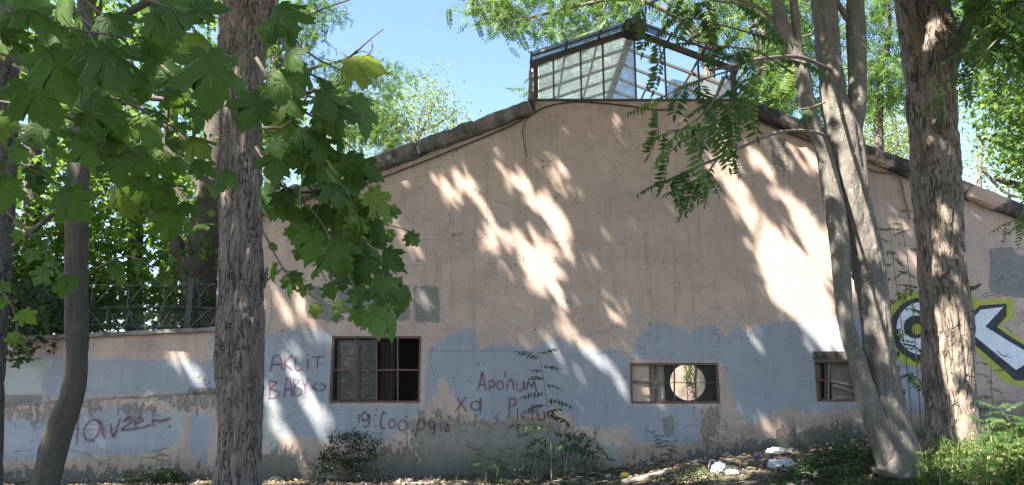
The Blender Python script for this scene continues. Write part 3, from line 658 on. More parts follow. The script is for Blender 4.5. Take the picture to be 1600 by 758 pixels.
# ------------------------------------------------------------------ boundary wall on the left
BWY = -.06
def wy2(x, z): return BWY + .010 + .008 * fbm(np.asarray(x) * .9, 8.1, np.asarray(z) * .9, 3)
bw = thing('boundary_wall', (-8, BWY, 0), 'lower boundary wall left of the building with blue paint and red writing', 'wall')
BX = -14.0
zt_ = lambda x: np.interp(x, [XZ(-200,538)[0], XZ(0,533)[0], XZ(345,518)[0]], [XZ(-200,538)[1], XZ(0,533)[1], XZ(345,518)[1]])
zm_ = lambda x: np.interp(x, [XZ(-200,645)[0], XZ(0,632)[0], XZ(345,610)[0]], [XZ(-200,645)[1], XZ(0,632)[1], XZ(345,610)[1]])
def wallgrid(za, zb, dy, name, spec):
    xs = np.arange(BX, XL + .01, .05); xs[-1] = XL - .003; u = np.linspace(0, 1, 34); Xg, U = np.meshgrid(xs, u); a = za(Xg); Zg = a + (zb(Xg) - a) * U
    V = np.stack([Xg, wy2(Xg, Zg) + dy, Zg], -1).reshape(-1, 3); nx = len(xs); i, j = np.meshgrid(np.arange(nx - 1), np.arange(33)); q = (j*nx + i).ravel()
    me = npmesh(name, V, np.stack([q, q+1, q+nx+1, q+nx], -1), True); attrs(me, V, spec); return link(name, me, bw, M['wall'])
sp = dict(blue=[[(60,560),(75,545),(100,560),(140,562),(200,560),(330,566),(420,572),(420,614),(330,612),(200,616),(60,620)], [(-300,668),(0,655),(60,650),(140,640),(190,632),(250,640),(290,650),(280,690),(250,708),(140,712),(40,720),(-300,735)], [(296,650),(330,640),(332,700),(318,730),(300,700)]],
          white=[[(-300,560),(60,558),(90,560),(62,582),(60,612),(100,614),(-300,622)], [(270,632),(292,630),(286,676),(270,672)]],
          spall=[[(-300,640),(90,634),(180,632),(240,630),(250,645),(225,652),(195,648),(180,636),(100,645),(90,662),(60,664),(35,650),(-300,660)], [(250,622),(420,612),(420,640),(280,640)], [(-300,738),(200,732),(420,735),(420,800),(-300,800)]],
          damp=[[(-300,728),(420,724),(420,800),(-300,800)]], cement=[[(-300,618),(64,618),(64,632),(-300,642)], [(298,608),(420,604),(420,616),(298,618)]])
wallgrid(zm_, zt_, .07, 'upper_wall', sp); wallgrid(lambda x: x * 0 - .5, lambda x: zm_(x) - .03, 0, 'lower_wall', sp)
def strip(zf, h, y0, y1, name, mat, cuts, sd):
    for a, b in zip(cuts, cuts[1:]):
        n = max(4, int((b - a) / .09)); vs = []; j = random.uniform(-.006, .006)
        for i in range(n + 1):
            x = a + .004 + (b - a - .008) * i / n; z = float(zf(x)) + j; w = lambda k: float(vn(x * 9 + k, sd, k)) * .008
            vs += [(x, y0 + w(1), z + w(2)), (x, y0 + w(3), z + h + w(4)), (x, y1, z + h + w(5)), (x, y1, z)]
        fs = [(4*i+k, 4*i+4+k, 4*i+4+(k+1) % 4, 4*i+(k+1) % 4) for i in range(n) for k in range(4)] + [(0,1,2,3), (4*n+3,4*n+2,4*n+1,4*n)]
        MB().add(vs, fs).build(name, mat, bw)
strip(zt_, .07, BWY - .06, .42, 'coping_slab', M['cap'], [BX, -12.1, -10.5, -8.9, -7.3, XZ(245,520)[0], XL - .01], 3)
strip(lambda x: zm_(x) - .032, .03, BWY - .02, BWY + .10, 'ledge', M['cap'], [BX, -11, XZ(64,627)[0], XZ(298,612)[0], XL - .01], 9)
mb = MB(); mb.box((BX, .36, -.5), (XL - .01, .40, 2.1)); mb.build('rear_face', M['inner'], bw)
words('graffiti', 'red scrawl reading Mavzer on the boundary wall', [[(240,560),(262,470),(280,430),(296,520),(345,440),(368,410),(366,480),(361,572)], [(472,470),(432,458),(395,500),(404,546),(440,546),(466,500),(472,468),(478,510),(490,545)], [(514,470),(528,532),(562,448)], [(568,470),(604,444),(612,466),(568,502),(640,498)], [(625,478),(662,462),(650,444),(628,470),(645,496),(702,480)], [(716,492),(710,460),(745,464),(792,448)], dot(787,486,6)], 2.937, 0, 500, .058, bw, M['spray'], .006, wy2)
for c in [[(280,600),(318,572),(335,595),(410,615),(440,632),(470,648),(520,638)], [(290,520),(340,505),(420,502),(500,500)], [(300,545),(316,560),(318,575)], [(60,610),(110,600),(160,595)]]: link('crack', ribbon([[XZ(x / 2.937, 500 + y / 2.937) for x, y in c]], .018, .006, wy2, .03, .6), bw, M['crack'])

# razor wire fence on top of the boundary wall
ft = float(zt_(-6)) + .07
fe = thing('razor_wire_fence', (-7, .2, ft), 'rusty razor wire coils and dark netting on top of the boundary wall', 'fence')
for px in (294, -30): 
    p = at(px, 515, .25); MB().box((p.x - .05, .2, ft - .06), (p.x + .05, .3, ft + .95)).build('post', M['stone_dark'], fe)
def coil(zc, r, pitch, y, name='coil'):
    P = []; n = int((XL - .1 - BX) / pitch) * 14
    for i in range(n):
        a = i / 14 * 2 * math.pi; x = BX + i / 14 * pitch
        k = 1 + .12 * float(vn(x * 1.3, zc, 3)); P.append((x + .10 * math.sin(a * .93), y + .10 * math.sin(a), zc + r * k * math.cos(a) + .03 * float(vn(x * 2, 5, zc)) + .02))
    V, Fc = tube_np(np.array(P), .0065, 4); o = link(name, npmesh(name, V, Fc), fe, M['wire']); return o
coil(ft + .18, .17, .34, .16); coil(ft + .62, .24, .62, .2)
for z in (.10, .40, .43, .82):
    P = [(x, .2 + .02 * math.sin(x * 3), ft + z + .02 * math.sin(x * 2.3 + z * 9)) for x in np.arange(BX, XL, .3)]; MB().tube(np.array(P), .004, 4).build('wire_strand', M['wire'], fe)
V, Fc = [], []
for s in (1, -1):                                        # diamond netting, one part
    for x in np.arange(BX, XL, .075):
        a, b = np.array([x, .31, ft - .05]), np.array([x + s * .36, .31, ft + .36]); b0 = len(V)
        if b[0] > XL or b[0] < BX: continue
        n = np.array([(b - a)[2], 0, -(b - a)[0]]); n = n / np.linalg.norm(n) * .0035
        V += [a - n, a + n, b + n, b - n]; Fc.append((b0, b0+1, b0+2, b0+3))
o = link('netting', npmesh('netting', np.array(V), np.array(Fc)), fe, M['mesh_wire']); o['kind'] = 'stuff'

# ------------------------------------------------------------------ sunlight gaps (leaves left out on the way to the sun to shape the dapples)
LIT = [(682,288,712,328,13),(716,258,742,296,9),(722,292,772,352,13),(738,330,790,368,10),(728,318,742,345,8),(786,262,826,306,14),(815,285,870,352,19),(862,252,884,288,9),(845,330,893,396,12),(886,362,938,436,11),(800,362,842,430,11),(838,390,880,462,19),(866,440,930,492,18),(905,400,942,436,8),(912,456,938,488,9),(884,512,914,556,18),(862,560,890,600,10),(893,560,930,590,16),(900,640,925,670,8),(950,660,968,705,10),(985,560,1012,600,7),(1015,640,1032,665,7),
       (1118,205,1148,262,12),(1128,262,1186,332,18),(1160,300,1206,372,20),(1192,350,1242,430,24),(1168,222,1198,262,9),(1196,266,1222,300,11),(1232,226,1284,272,24),(1286,250,1300,300,12),(1236,318,1262,350,12),(1250,322,1300,400,16),(1186,402,1240,470,17),(1216,436,1290,520,26),(1262,410,1316,480,24),(1288,500,1330,556,18),(1310,380,1350,470,20),(1240,480,1262,512,12),
       (1192,662,1222,690,11),(1228,655,1246,682,9),(1300,650,1320,668,7),(1160,640,1172,668,5),(1065,315,1072,322,7),(1410,350,1430,420,12),(1400,450,1440,480,12),(1420,575,1446,620,10),(1260,640,1275,660,8),
       (432,462,460,486,10),(484,622,512,656,17),(470,612,486,630,6),(428,640,452,700,13),(418,602,430,640,8),(446,566,462,590,6),(500,516,514,546,7),(472,478,484,500,7),(512,338,540,376,9),(530,320,560,365,10),(478,720,492,738,8),(598,636,612,660,7),(656,440,672,500,7),
       (266,546,306,586,8),(274,546,284,552,8),(12,655,30,672,6),(28,648,46,672,5),(100,716,124,744,7),(330,650,342,700,9),(250,520,330,519,5)]
LITW = []
for a, b, c, d, w_ in LIT:
    p, q = XZ(a, b), XZ(c, d); LITW.append((*p, *q, max(w_ * .98 * 12.6 / F, .115)))
for poly, n_ in (([(670,270),(800,240),(1000,420),(960,560),(860,540)], 26), ([(1090,200),(1240,220),(1350,400),(1350,560),(1240,560),(1130,330)], 26), ([(980,650),(1100,600),(1360,600),(1360,680),(1000,715)], 22), ([(412,440),(470,440),(530,640),(520,730),(412,730)], 16), ([(880,540),(1020,560),(980,720),(900,700)], 10), ([(1390,300),(1430,300),(1430,480),(1400,480)], 4), ([(0,560),(330,540),(330,740),(0,740)], 8), ([(560,300),(680,330),(660,500),(640,520)], 6)):
    P_ = np.array(poly); k_ = 0
    while k_ < n_:
        a, b = random.uniform(P_[:, 0].min(), P_[:, 0].max()), random.uniform(P_[:, 1].min(), P_[:, 1].max()); ins = False
        for (ax, ay), (bx, by) in zip(P_, np.roll(P_, -1, 0)):
            if (ay > b) != (by > b) and a < (bx - ax) * (b - ay) / (by - ay) + ax: ins = not ins
        if not ins: continue
        k_ += 1; L_ = random.uniform(4, 22); p = XZ(a, b); q = XZ(a + L_ * .55, b + L_); LITW.append((*p, *q, random.uniform(.045, .11)))
SD = np.array(SUN_D)
spots = []           # (point, radius): places in front of the facade that the sun reaches
def trunkspot(px, py, Y, r): spots.append((np.array(at(px, py, Y)), r * .7))
for a in ((1290,130,-3.2,.22),(1298,165,-3.2,.16),(1240,95,-3.1,.22),(1282,60,-3.1,.18),(1365,470,-3.2,.16),(1382,440,-3.2,.12),(1300,250,-3.1,.14),(1470,215,-2.3,.25),(1450,340,-2.3,.22),(1490,330,-2.3,.16),(1485,500,-2.3,.18),(1500,560,-2.3,.25),(1505,640,-2.3,.25),(1450,620,-2.3,.14),(1455,510,-2.3,.10),(1460,20,-2.3,.25),(1420,20,-2.3,.2)): trunkspot(*a)
for px, py, r in ((1530,735,.55),(1590,715,.6),(1560,690,.4),(1480,745,.35),(1500,700,.25),(460,752,.22),(420,750,.12),(330,752,.16),(210,745,.12),(130,742,.14),(1112,738,.16),(975,748,.2),(1008,748,.2),(640,755,.2),(1325,668,.15),(760,705,.16),(1080,715,.10),(1040,735,.18),(1150,745,.2),(1190,735,.12),(1090,750,.22),(1235,702,.12),(940,752,.2),(1270,745,.12),(1260,690,.12)):
    spots.append((np.array(gp(px, py)), r))
def shade_keep(P, r=.07):
    """False for leaves that would shade a place the sun reaches in the photograph"""
    k = np.ones(len(P), bool); front = P[:, 1] < -.4
    t = -P[:, 1] / SD[1]; Q = P + t[:, None] * SD; x, z = Q[:, 0], Q[:, 2]
    brk = vn(x * 2.6 + z * 1.5, 3.3, z * 1.5) < .42                # sprigs that break up the gaps
    for ax, az, bx, bz, w_ in LITW:
        ex, ez = bx - ax, bz - az; u = np.clip(((x - ax) * ex + (z - az) * ez) / (ex * ex + ez * ez + 1e-9), 0, 1)
        k &= ~(front & brk & (np.hypot(x - ax - u * ex, z - az - u * ez) < w_ + r))
    for p, rr in spots:
        D = P - p; a = D @ -SD; dd = np.linalg.norm(D + a[:, None] * SD, axis=1)
        k &= ~((a > .6) & (dd < rr + r * .7))
    return k

# ------------------------------------------------------------------ leaves
def maple_mesh(name, curl, seed, veins=True):
    rr = random.Random(seed)
    half = [(0,0),(.10,-.07),(.26,-.05),(.22,.04),(.38,.06),(.50,.02),(.46,.12),(.49,.18),(.42,.21),(.345,.235),(.42,.34),(.52,.40),(.62,.46),(.53,.50),(.55,.60),(.46,.58),(.39,.64),(.325,.575),(.265,.545),(.26,.64),(.30,.72),(.21,.75),(.17,.84),(.08,.88),(0,1.02)]
    out = [(x * (1 + rr.uniform(-.06, .06)), y * (1 + rr.uniform(-.04, .04))) for x, y in half]
    left = [(-x * (1 + rr.uniform(-.06, .06)), y * (1 + rr.uniform(-.04, .04))) for x, y in half[1:-1]][::-1]
    O = [(0, 0)] + out[1:] + left
    def z(x, y): 
        r_ = math.hypot(x, y - .35); a = math.atan2(x, y + .02)
        fold = .05 * abs(math.sin(a * 2.55)) * min(1, r_ * 2)
        return fold - curl * r_ * r_ - .25 * curl * (y - .3) ** 2 * (1 if y > .3 else 0) + .10 * curl * math.sin(x * 7 + seed)
    vs = [(x, y, z(x, y)) for x, y in O]; n = len(O)
    inner = [(x * .5, .28 + (y - .28) * .5) for x, y in O]; vs += [(x, y, z(x, y)) for x, y in inner]; vs.append((0, .28, z(0, .28)))
    fs = []
    for i in range(n):
        j = (i + 1) % n; fs += [(i, j, n + j), (i, n + j, n + i), (n + i, n + j, 2 * n)]
    mi = [0] * len(fs)
    # petiole and veins
    def rod(p, q, w, dz=0):
        b = len(vs); p = Vector(p); q = Vector(q); d = (q - p).normalized(); s_ = d.cross(Vector((0, 0, 1))).normalized() * w
        for e in (.004, -.004):
            b = len(vs); vs.extend([tuple(p - s_ + Vector((0,0,e))), tuple(p + s_ + Vector((0,0,e))), tuple(q + s_ * .4 + Vector((0,0,e))), tuple(q - s_ * .4 + Vector((0,0,e)))]); fs.extend([(b, b+1, b+2), (b, b+2, b+3)]); mi.extend([1, 1])
    if veins:
        for tx, ty in ((0, .95), (.52, .42), (-.52, .42), (.42, .05), (-.42, .05)):
            p = (0, .01, z(0, .01))
            for u0, u1 in ((0, .5), (.5, .96)):
                rod((tx*u0, ty*u0, z(tx*u0, ty*u0)), (tx*u1, ty*u1, z(tx*u1, ty*u1)), .010 * (1 - u0 * .6))
    rod((0, 0, 0), (0, -.30, .10), .012); rod((0, -.30, .10), (.02, -.52, .22), .012)
    return npmesh(name, np.array(vs), np.array(fs), False, None, mi)
MAPLE = [maple_mesh('maple_leaf', c, i) for i, c in enumerate((.15, .45, .8, .3, 1.1))]
for m in MAPLE: m.materials.append(M['maple']); m.materials.append(M['vein'])
def leaflet(vs, fs, p, d, nrm, L, wd, droop, k=2):
    p = Vector(p); d = Vector(d).normalized(); n = Vector(nrm).normalized(); s_ = d.cross(n).normalized()
    b = len(vs); prof = [(0, .0), (.22, .9), (.55, 1.0), (1, 0)] if k > 1 else [(0, .15), (.4, 1), (1, 0)]
    ctr = []
    for u, w_ in prof:
        c = p + d * (L * u) - n * (droop * L * u * u)
        if w_ == 0: vs.append(tuple(c)); ctr.append((len(vs) - 1,))
        else:
            fold = n * (wd * .18 * w_)
            vs.append(tuple(c - s_ * wd * w_ / 2 + fold)); vs.append(tuple(c)); vs.append(tuple(c + s_ * wd * w_ / 2 + fold)); ctr.append((len(vs) - 3, len(vs) - 2, len(vs) - 1))
    for A, B in zip(ctr, ctr[1:]):
        if len(A) == 1: fs += [(A[0], B[1], B[0]), (A[0], B[2], B[1])]
        elif len(B) == 1: fs += [(A[0], A[1], B[0]), (A[1], A[2], B[0])]
        else: fs += [(A[0], A[1], B[1]), (A[0], B[1], B[0]), (A[1], A[2], B[2]), (A[1], B[2], B[1])]
def pinnate(name, pairs, droop, seed, llen=.20, lw=.062, k=2, rachis=True, mesh=True):
    rr = random.Random(seed); vs, fs, mi = [], [], []
    def R_(u): return Vector((.03 * math.sin(u * 3 + seed), u * (1 - .12 * droop * u), -droop * u * u * .55))
    for i in range(pairs):
        u = .16 + .80 * i / (pairs - .4); p = R_(u); t = (R_(u + .02) - R_(u - .02)).normalized(); n = Vector((0, 0, 1)); n = (n - t * n.dot(t)).normalized(); sx = t.cross(n)
        L = llen * (1.05 - .55 * abs(u - .45) ** 1.3) * rr.uniform(.85, 1.12)
        for s in (-1, 1):
            d = sx * s + t * rr.uniform(.15, .5) - n * rr.uniform(.0, .35); leaflet(vs, fs, p + t * rr.uniform(-.012, .012), d, n + sx * s * rr.uniform(-.3, .3), L, lw * rr.uniform(.85, 1.15), rr.uniform(.1, .45), k)
    leaflet(vs, fs, R_(.97), R_(1) - R_(.95), (0, 0, 1), llen * .9, lw, .3, k)
    mi = [0] * len(fs)
    if rachis:
        for i in range(5):
            p, q = R_(i / 5), R_((i + 1) / 5)
            for ax in (Vector((.006, 0, 0)), Vector((0, 0, .006))):
                b = len(vs); vs += [tuple(p - ax), tuple(p + ax), tuple(q + ax * .7), tuple(q - ax * .7)]; fs += [(b, b+1, b+2), (b, b+2, b+3)]; mi += [1, 1]
    if not mesh: return np.array(vs), np.array(fs)
    return npmesh(name, np.array(vs), np.array(fs), False, None, mi)
AIL = [pinnate('compound_leaf', p, d, i) for i, (p, d) in enumerate(((11, .25), (12, .5), (10, .8), (9, .4), (13, .65)))]
for m in AIL: m.materials.append(M['ail']); m.materials.append(M['stalk'])
WEED = [pinnate('weed_leaf', p, d, 20 + i, .24, .075) for i, (p, d) in enumerate(((6, .3), (8, .5), (7, .8)))]
for m in WEED: m.materials.append(M['weed']); m.materials.append(M['stalk'])
DWEED = [pinnate('sapling_leaf', p, d, 30 + i, .24, .105) for i, (p, d) in enumerate(((5, .3), (6, .55), (6, .8)))]
for m in DWEED: m.materials.append(M['dark_weed']); m.materials.append(M['twig'])
SPRAY = [pinnate('', 7, d, 40 + i, .23, .085, 1, False, False) for i, d in enumerate((.2, .5, .9))]
def simple_leaf(kind):
    if kind == 'maple':
        v = [(0,0,0),(.36,.02,-.03),(.22,.22,.03),(.52,.46,-.08),(.20,.52,.03),(0,1,-.12),(-.20,.52,.03),(-.52,.46,-.08),(-.22,.22,.03),(-.36,.02,-.03),(0,.35,0)]
        return np.array(v), np.array([(i, (i + 1) % 10, 10) for i in range(10)])
    v = [(0,0,0),(.30,.40,.06),(0,.45,0),(-.30,.40,.06),(0,1,-.10)]
    return np.array(v), np.array([(0,1,2),(0,2,3),(1,4,2),(3,2,4)])
def orient(D, N):
    """rotation matrices (n,3,3) with local y = D and local z near N"""
    D = D / np.linalg.norm(D, axis=1)[:, None]; X_ = np.cross(D, N); X_ /= np.linalg.norm(X_, axis=1)[:, None] + 1e-9; Z_ = np.cross(X_, D); return np.stack([X_, D, Z_], -1)
def scatter(tmpl, P, D, N, sc):
    """merge copies of template (V,F) at P along D with normal N; one numpy mesh"""
    V, Fc = tmpl; Rm = orient(D, N); n = len(P)
    W_ = np.einsum('nij,vj->nvi', Rm, V) * np.asarray(sc)[:, None, None] + P[:, None]
    Fo = (Fc[None] + (np.arange(n) * len(V))[:, None, None]).reshape(-1, Fc.shape[1]); return W_.reshape(-1, 3), Fo
def join(parts):
    V, Fc, b = [], [], 0
    for v, f in parts: V.append(v); Fc.append(f + b); b += len(v)
    return np.concatenate(V), np.concatenate(Fc)
def rdir(n, dn=0.0):
    d = rng.normal(size=(n, 3)); d[:, 2] = d[:, 2] * .6 - dn; return d
def rnorm(n, up=1.0): 
    d = rng.normal(size=(n, 3)) * .6; d[:, 2] += up; return d
def inpoly(poly, n):
    P = np.array(poly, float); lo, hi = P.min(0), P.max(0); out = np.zeros((0, 2))
    while len(out) < n:
        q = rng.uniform(lo, hi, (n * 2, 2)); x, y = q.T; ins = np.zeros(len(q), bool)
        for (ax, ay), (bx, by) in zip(P, np.roll(P, -1, 0)):
            ins ^= ((ay > y) != (by > y)) & (x < (bx - ax) * (y - ay) / (by - ay + 1e-12) + ax)
        out = np.concatenate([out, q[ins]])
    return out[:n]
def clumps(poly, Yr, nc, per, rad, gap=None):
    """points in clumps through the part of space a crown fills (the outline is that of the crown as seen)"""
    q = inpoly(poly, nc); Ys = rng.uniform(*Yr, nc); C_ = np.array([at(a, b, y) for (a, b), y in zip(q, Ys)])
    P = np.repeat(C_, per, 0) + rng.normal(size=(nc * per, 3)) * rad * np.array([1, 1, .65]); return P
def crown(par, P, kind, sc, mat, name='crown', dn=.5, up=.8, r=.07, maxy=None):
    P = P[shade_keep(P, r)]
    if maxy is not None:
        x, y, z = proj(P); P = P[~((z > 0) & (y > maxy))]
    n = len(P); 
    if kind == 'spray':
        s = rng.integers(0, 3, n); parts = [scatter(SPRAY[k], P[s == k], rdir((s == k).sum(), dn), rnorm((s == k).sum(), up), rng.uniform(.75, 1.25, (s == k).sum()) * sc) for k in range(3)]
    else: parts = [scatter(simple_leaf(kind), P, rdir(n, dn), rnorm(n, up), rng.uniform(.7, 1.3, n) * sc)]
    V, Fc = join(parts); o = link(name, npmesh(name, V, Fc), par, mat); o['kind'] = 'stuff'; return o

# ------------------------------------------------------------------ trunks
def pxpath(spec, Y):
    """[(px,py,width px[,Y])] -> points, radii"""
    P, r = [], []
    for s in spec:
        y = s[3] if len(s) > 3 else Y; p = at(s[0], s[1], y); P.append(p); r.append(s[2] / 2 * depth(p) / F)
    return P, r
def rugged(th, L, r, dp=.03, fr=5.0, zs=1.3, tw=.25):
    a = th + tw * np.sin(L * .9); n = np.maximum(3, np.round(r * 2 * np.pi * fr))
    x, y = np.cos(a), np.sin(a); R0 = r * fr
    b = vn(x * R0 + .35 * vn(x * 3, y * 3, L * 2.5), y * R0, L * zs); c = vn(x * R0 * 2.1 + 9, y * R0 * 2.1, L * zs * 2.3)
    rid = 1 - np.abs(b) * 3.4; rid2 = 1 - np.abs(c) * 3.0
    return -dp * np.clip(rid, 0, 1) ** 1.5 - dp * .45 * np.clip(rid2, 0, 1) ** 1.5 + dp * .35 * vn(x * 2.5, y * 2.5, L * 1.1) + dp * .25 * vn(x * R0 * 4, y * R0 * 4, L * 9)
def smoothbark(th, L, r, dp=.010):
    x, y = np.cos(th), np.sin(th); return dp * vn(x * 2, y * 2, L * 1.5) + dp * .7 * vn(x * 6, y * 6, L * 4) + dp * .5 * vn(x * r * 40, y * r * 40, L * 14)
def limb(name, par, P, r, mat, sides=24, step=.04, disp=None):
    P, r = catmull(P, r, step); V, Fc = tube_np(P, r, sides, disp); return link(name, npmesh(name, V, Fc, True), par, mat)
def ground_end(P):  # a point on the ground under P
    return Vector((P[0], P[1], float(gz(P[0], P[1])) - .1))
def twigs(par, paths, rad, mat, name='twigs', n=5):
    mb = MB()
    for p in paths: 
        Q, _ = catmull(p, [1] * len(p), .08); mb.tube(Q, np.linspace(rad, rad * .35, len(Q)), n)
    o = mb.build(name, mat, par, True); o['kind'] = 'stuff'; return o
def leafobj(name, me, par, M4):
    o = bpy.data.objects.new(name, me); COL.objects.link(o); o.parent = par; L = Vector(par.location)
    o.matrix_local = Matrix.Translation(-L) @ M4; return o
def m4(p, D, N, s):
    Rm = orient(np.array([D], float), np.array([N], float))[0]; return Matrix.Translation(Vector(p)) @ Matrix(Rm.tolist()).to_4x4() @ Matrix.Scale(s, 4)

def scars(seed, n, L0, L1, big=.05, deep=.03):
    rr = random.Random(seed); K = [(rr.uniform(0, 6.28), rr.uniform(L0, L1), rr.uniform(.6, 1.3) * big, rr.uniform(.5, 1.2) * deep) for _ in range(n)]
    def f(th, L, r):
        o = 0
        for a, l, s_, d in K:
            q = np.hypot(r * np.angle(np.exp(1j * (th - a))), (L - l) * .75) / s_; o = o + d * np.exp(-q * q * 1.2) - d * .9 * np.exp(-q * q * 7)
        return o
    return f
SA, SDD, SE = scars(3, 16, .3, 6.5, .11, .035), scars(5, 34, .2, 6.5, .06, .022), scars(8, 20, .3, 6.5, .12, .026)
# tree with the broad rugged trunk
YA = -4.5
P, r = pxpath([(386,-330,64),(390,-160,70),(393,-60,84),(390,0,88),(381,60,70),(377,150,65),(376,300,64),(376,440,67),(376,500,73),(374,570,76),(376,640,68),(373,720,68),(372,790,76),(371,840,92)], YA)
tA = thing('rugged_tree', ground_end(P[-1]), 'broad trunk with deep brown furrowed bark left of the barred window', 'tree')
P[-1] = ground_end(P[-1]); P[0] = P[0] + Vector((.2, 0, 1.5))
limb('trunk', tA, P[::-1], r[::-1], M['bark_rugged'], 110, .022, lambda th, L, r: rugged(th, L, r, .034, 15, 2.6, .12) + SA(th, L, r))
P, r = pxpath([(398,20,52),(420,-30,40),(452,-90,34),(520,-220,28),(640,-420,20)], YA); limb('branch', tA, P, r, M['bark_rugged'], 36, .03, lambda th, L, r: rugged(th, L, r, .012, 14, 2))
P, r = pxpath([(410,450,9),(414,435,8),(418,418,4)], YA + .0); limb('stub', tA, P, r, M['bark_rugged'], 10, .02)
# thin leaning maple in front on the left
YB = -6.5
spec = [(138,-260,30),(140,-100,32),(139,0,32),(137,60,32),(133,120,36),(129,200,35),(121,300,32),(119,400,32),(119,500,33),(120,560,30),(114,610,33),(99,655,40),(85,700,41),(71,758,39),(62,830,42),(58,915,56)]
P, r = pxpath(spec, YB); P[-1] = ground_end(P[-1])
tB = thing('leaning_maple', P[-1], 'slim maple with a kinked smooth stem and large hanging leaves at left', 'tree')
limb('trunk', tB, P[::-1], r[::-1], M['bark_thin'], 36, .04, lambda th, L, r: smoothbark(th, L, r, .008))
# dark trunk cut off by the left edge
YC = -5.0
P, r = pxpath([(30,-300,34),(16,-60,36),(12,60,36),(8,200,36),(4,330,34),(-4,460,34),(-14,600,36),(-20,760,40),(-24,880,52)], YC); P[-1] = ground_end(P[-1])
tC = thing('edge_tree', P[-1], 'dark trunk standing at the left edge of the scene', 'tree')
limb('trunk', tC, P[::-1], r[::-1], M['bark_dark'], 36, .04, lambda th, L, r: rugged(th, L, r, .012, 9, 1.5))
# two-stemmed grey tree at right
YD = -3.0
P, r = pxpath([(1262,-330,26),(1272,-160,30),(1282,-60,34),(1287,0,37),(1295,80,36),(1301,140,36),(1309,175,44),(1318,205,52),(1326,245,50),(1332,285,50),(1340,340,47),(1354,400,47),(1365,470,45),(1376,560,47),(1389,640,51),(1402,700,60),(1408,745,76),(1410,790,92)], YD)
P[-1] = ground_end(P[-1])
tD = thing('twin_stem_tree', P[-1], 'grey tree with two leaning stems and feathery leaves in front of the third window', 'tree')
fl = lambda th, L, r: smoothbark(th, L, r, .020) + SDD(th, L, r) + rugged(th, L, r, .013, 15, 2.2, .15) + .022 * np.clip(1 - L / .5, 0, 1) ** 1.5 * np.cos(th * 5 + 1)
limb('trunk', tD, P[::-1], r[::-1], M['bark_grey'], 56, .035, fl)
P, r = pxpath([(1330,-330,16),(1332,-150,20),(1334,-40,23),(1336,0,24),(1338,60,29),(1340,130,27),(1338,170,28),(1332,205,28),(1329,250,26),(1332,300,24)], YD - .03); limb('branch', tD, P[::-1], r[::-1], M['bark_grey'], 30, .04, lambda th, L, r: smoothbark(th, L, r, .009))
P, r = pxpath([(1150,-250,12),(1190,-90,15),(1208,-20,17),(1226,50,21),(1249,100,23),(1259,150,22),(1272,200,21),(1288,240,23),(1300,300,31),(1311,370,29),(1316,440,25),(1321,500,24),(1338,560,26),(1354,620,33),(1378,685,40,-3.05),(1399,750,40,-2.95)], YD - .12); limb('branch', tD, P[::-1], r[::-1], M['bark_grey'], 34, .04, lambda th, L, r: smoothbark(th, L, r, .010))
P, r = pxpath([(1252,110,13),(1246,60,13),(1240,0,13),(1232,-90,11)], YD - .12); limb('branch', tD, P, r, M['bark_grey'], 16, .05)
P, r = pxpath([(1332,40,10),(1318,20,9),(1304,-8,7),(1290,-60,5)], YD); limb('branch', tD, P, r, M['bark_grey'], 12, .05)
P, r = pxpath([(1256,140,7),(1222,60,6),(1196,20,6),(1165,4,5),(1120,-10,4)], YD - .1); limb('branch', tD, P, r, M['twig'], 10, .05)
# thick brown tree at right
YE = -2.0
P, r = pxpath([(1438,-330,34),(1447,-160,38),(1452,-60,42),(1456,0,44),(1462,60,52),(1455,130,64),(1459,220,62),(1464,300,63),(1469,380,59),(1474,440,64),(1480,500,68),(1482,570,67),(1487,640,68),(1493,690,84),(1496,725,108)], YE); P[-1] = ground_end(P[-1])
tE = thing('brown_tree', P[-1], 'thick brown trunk with flaking bark dividing the letters OK', 'tree')
limb('trunk', tE, P[::-1], r[::-1], M['bark_brown'], 90, .026, lambda th, L, r: rugged(th, L, r, .040, 9, 1.5) + SE(th, L, r) + .03 * np.cos(th * 2 + 1.2))
P, r = pxpath([(1390,-330,18),(1398,-140,22),(1404,-60,25),(1412,0,28),(1422,60,32),(1432,110,38),(1442,150,40)], YE + .05); limb('branch', tE, P[::-1], r[::-1], M['bark_brown'], 40, .03, lambda th, L, r: rugged(th, L, r, .014, 9, 1.4))
P, r = pxpath([(1480,110,26),(1498,70,22),(1514,30,20),(1536,-30,16),(1560,-120,12)], YE); limb('branch', tE, P, r, M['bark_brown'], 24, .04, lambda th, L, r: smoothbark(th, L, r, .01))
P, r = pxpath([(1512,452,9),(1524,449,6),(1532,444,3)], YE - .2); limb('stub', tE, P, r, M['bark_dark'], 8, .03)
p = at(1472, 200, YE); c = at(1473, 195, YE - .30); mb = MB()   # knot on the trunk
for k, rad in enumerate((.11, .075, .04)):
    a = [(c.x + rad * math.cos(t) * 1.0, c.y - .012 * k + .02, c.z + rad * 1.1 * math.sin(t)) for t in np.linspace(0, 2 * np.pi, 22)]; mb.tube(np.array(a), .016, 6, False)
mb.build('knot', M['bark_brown'], tE, True)

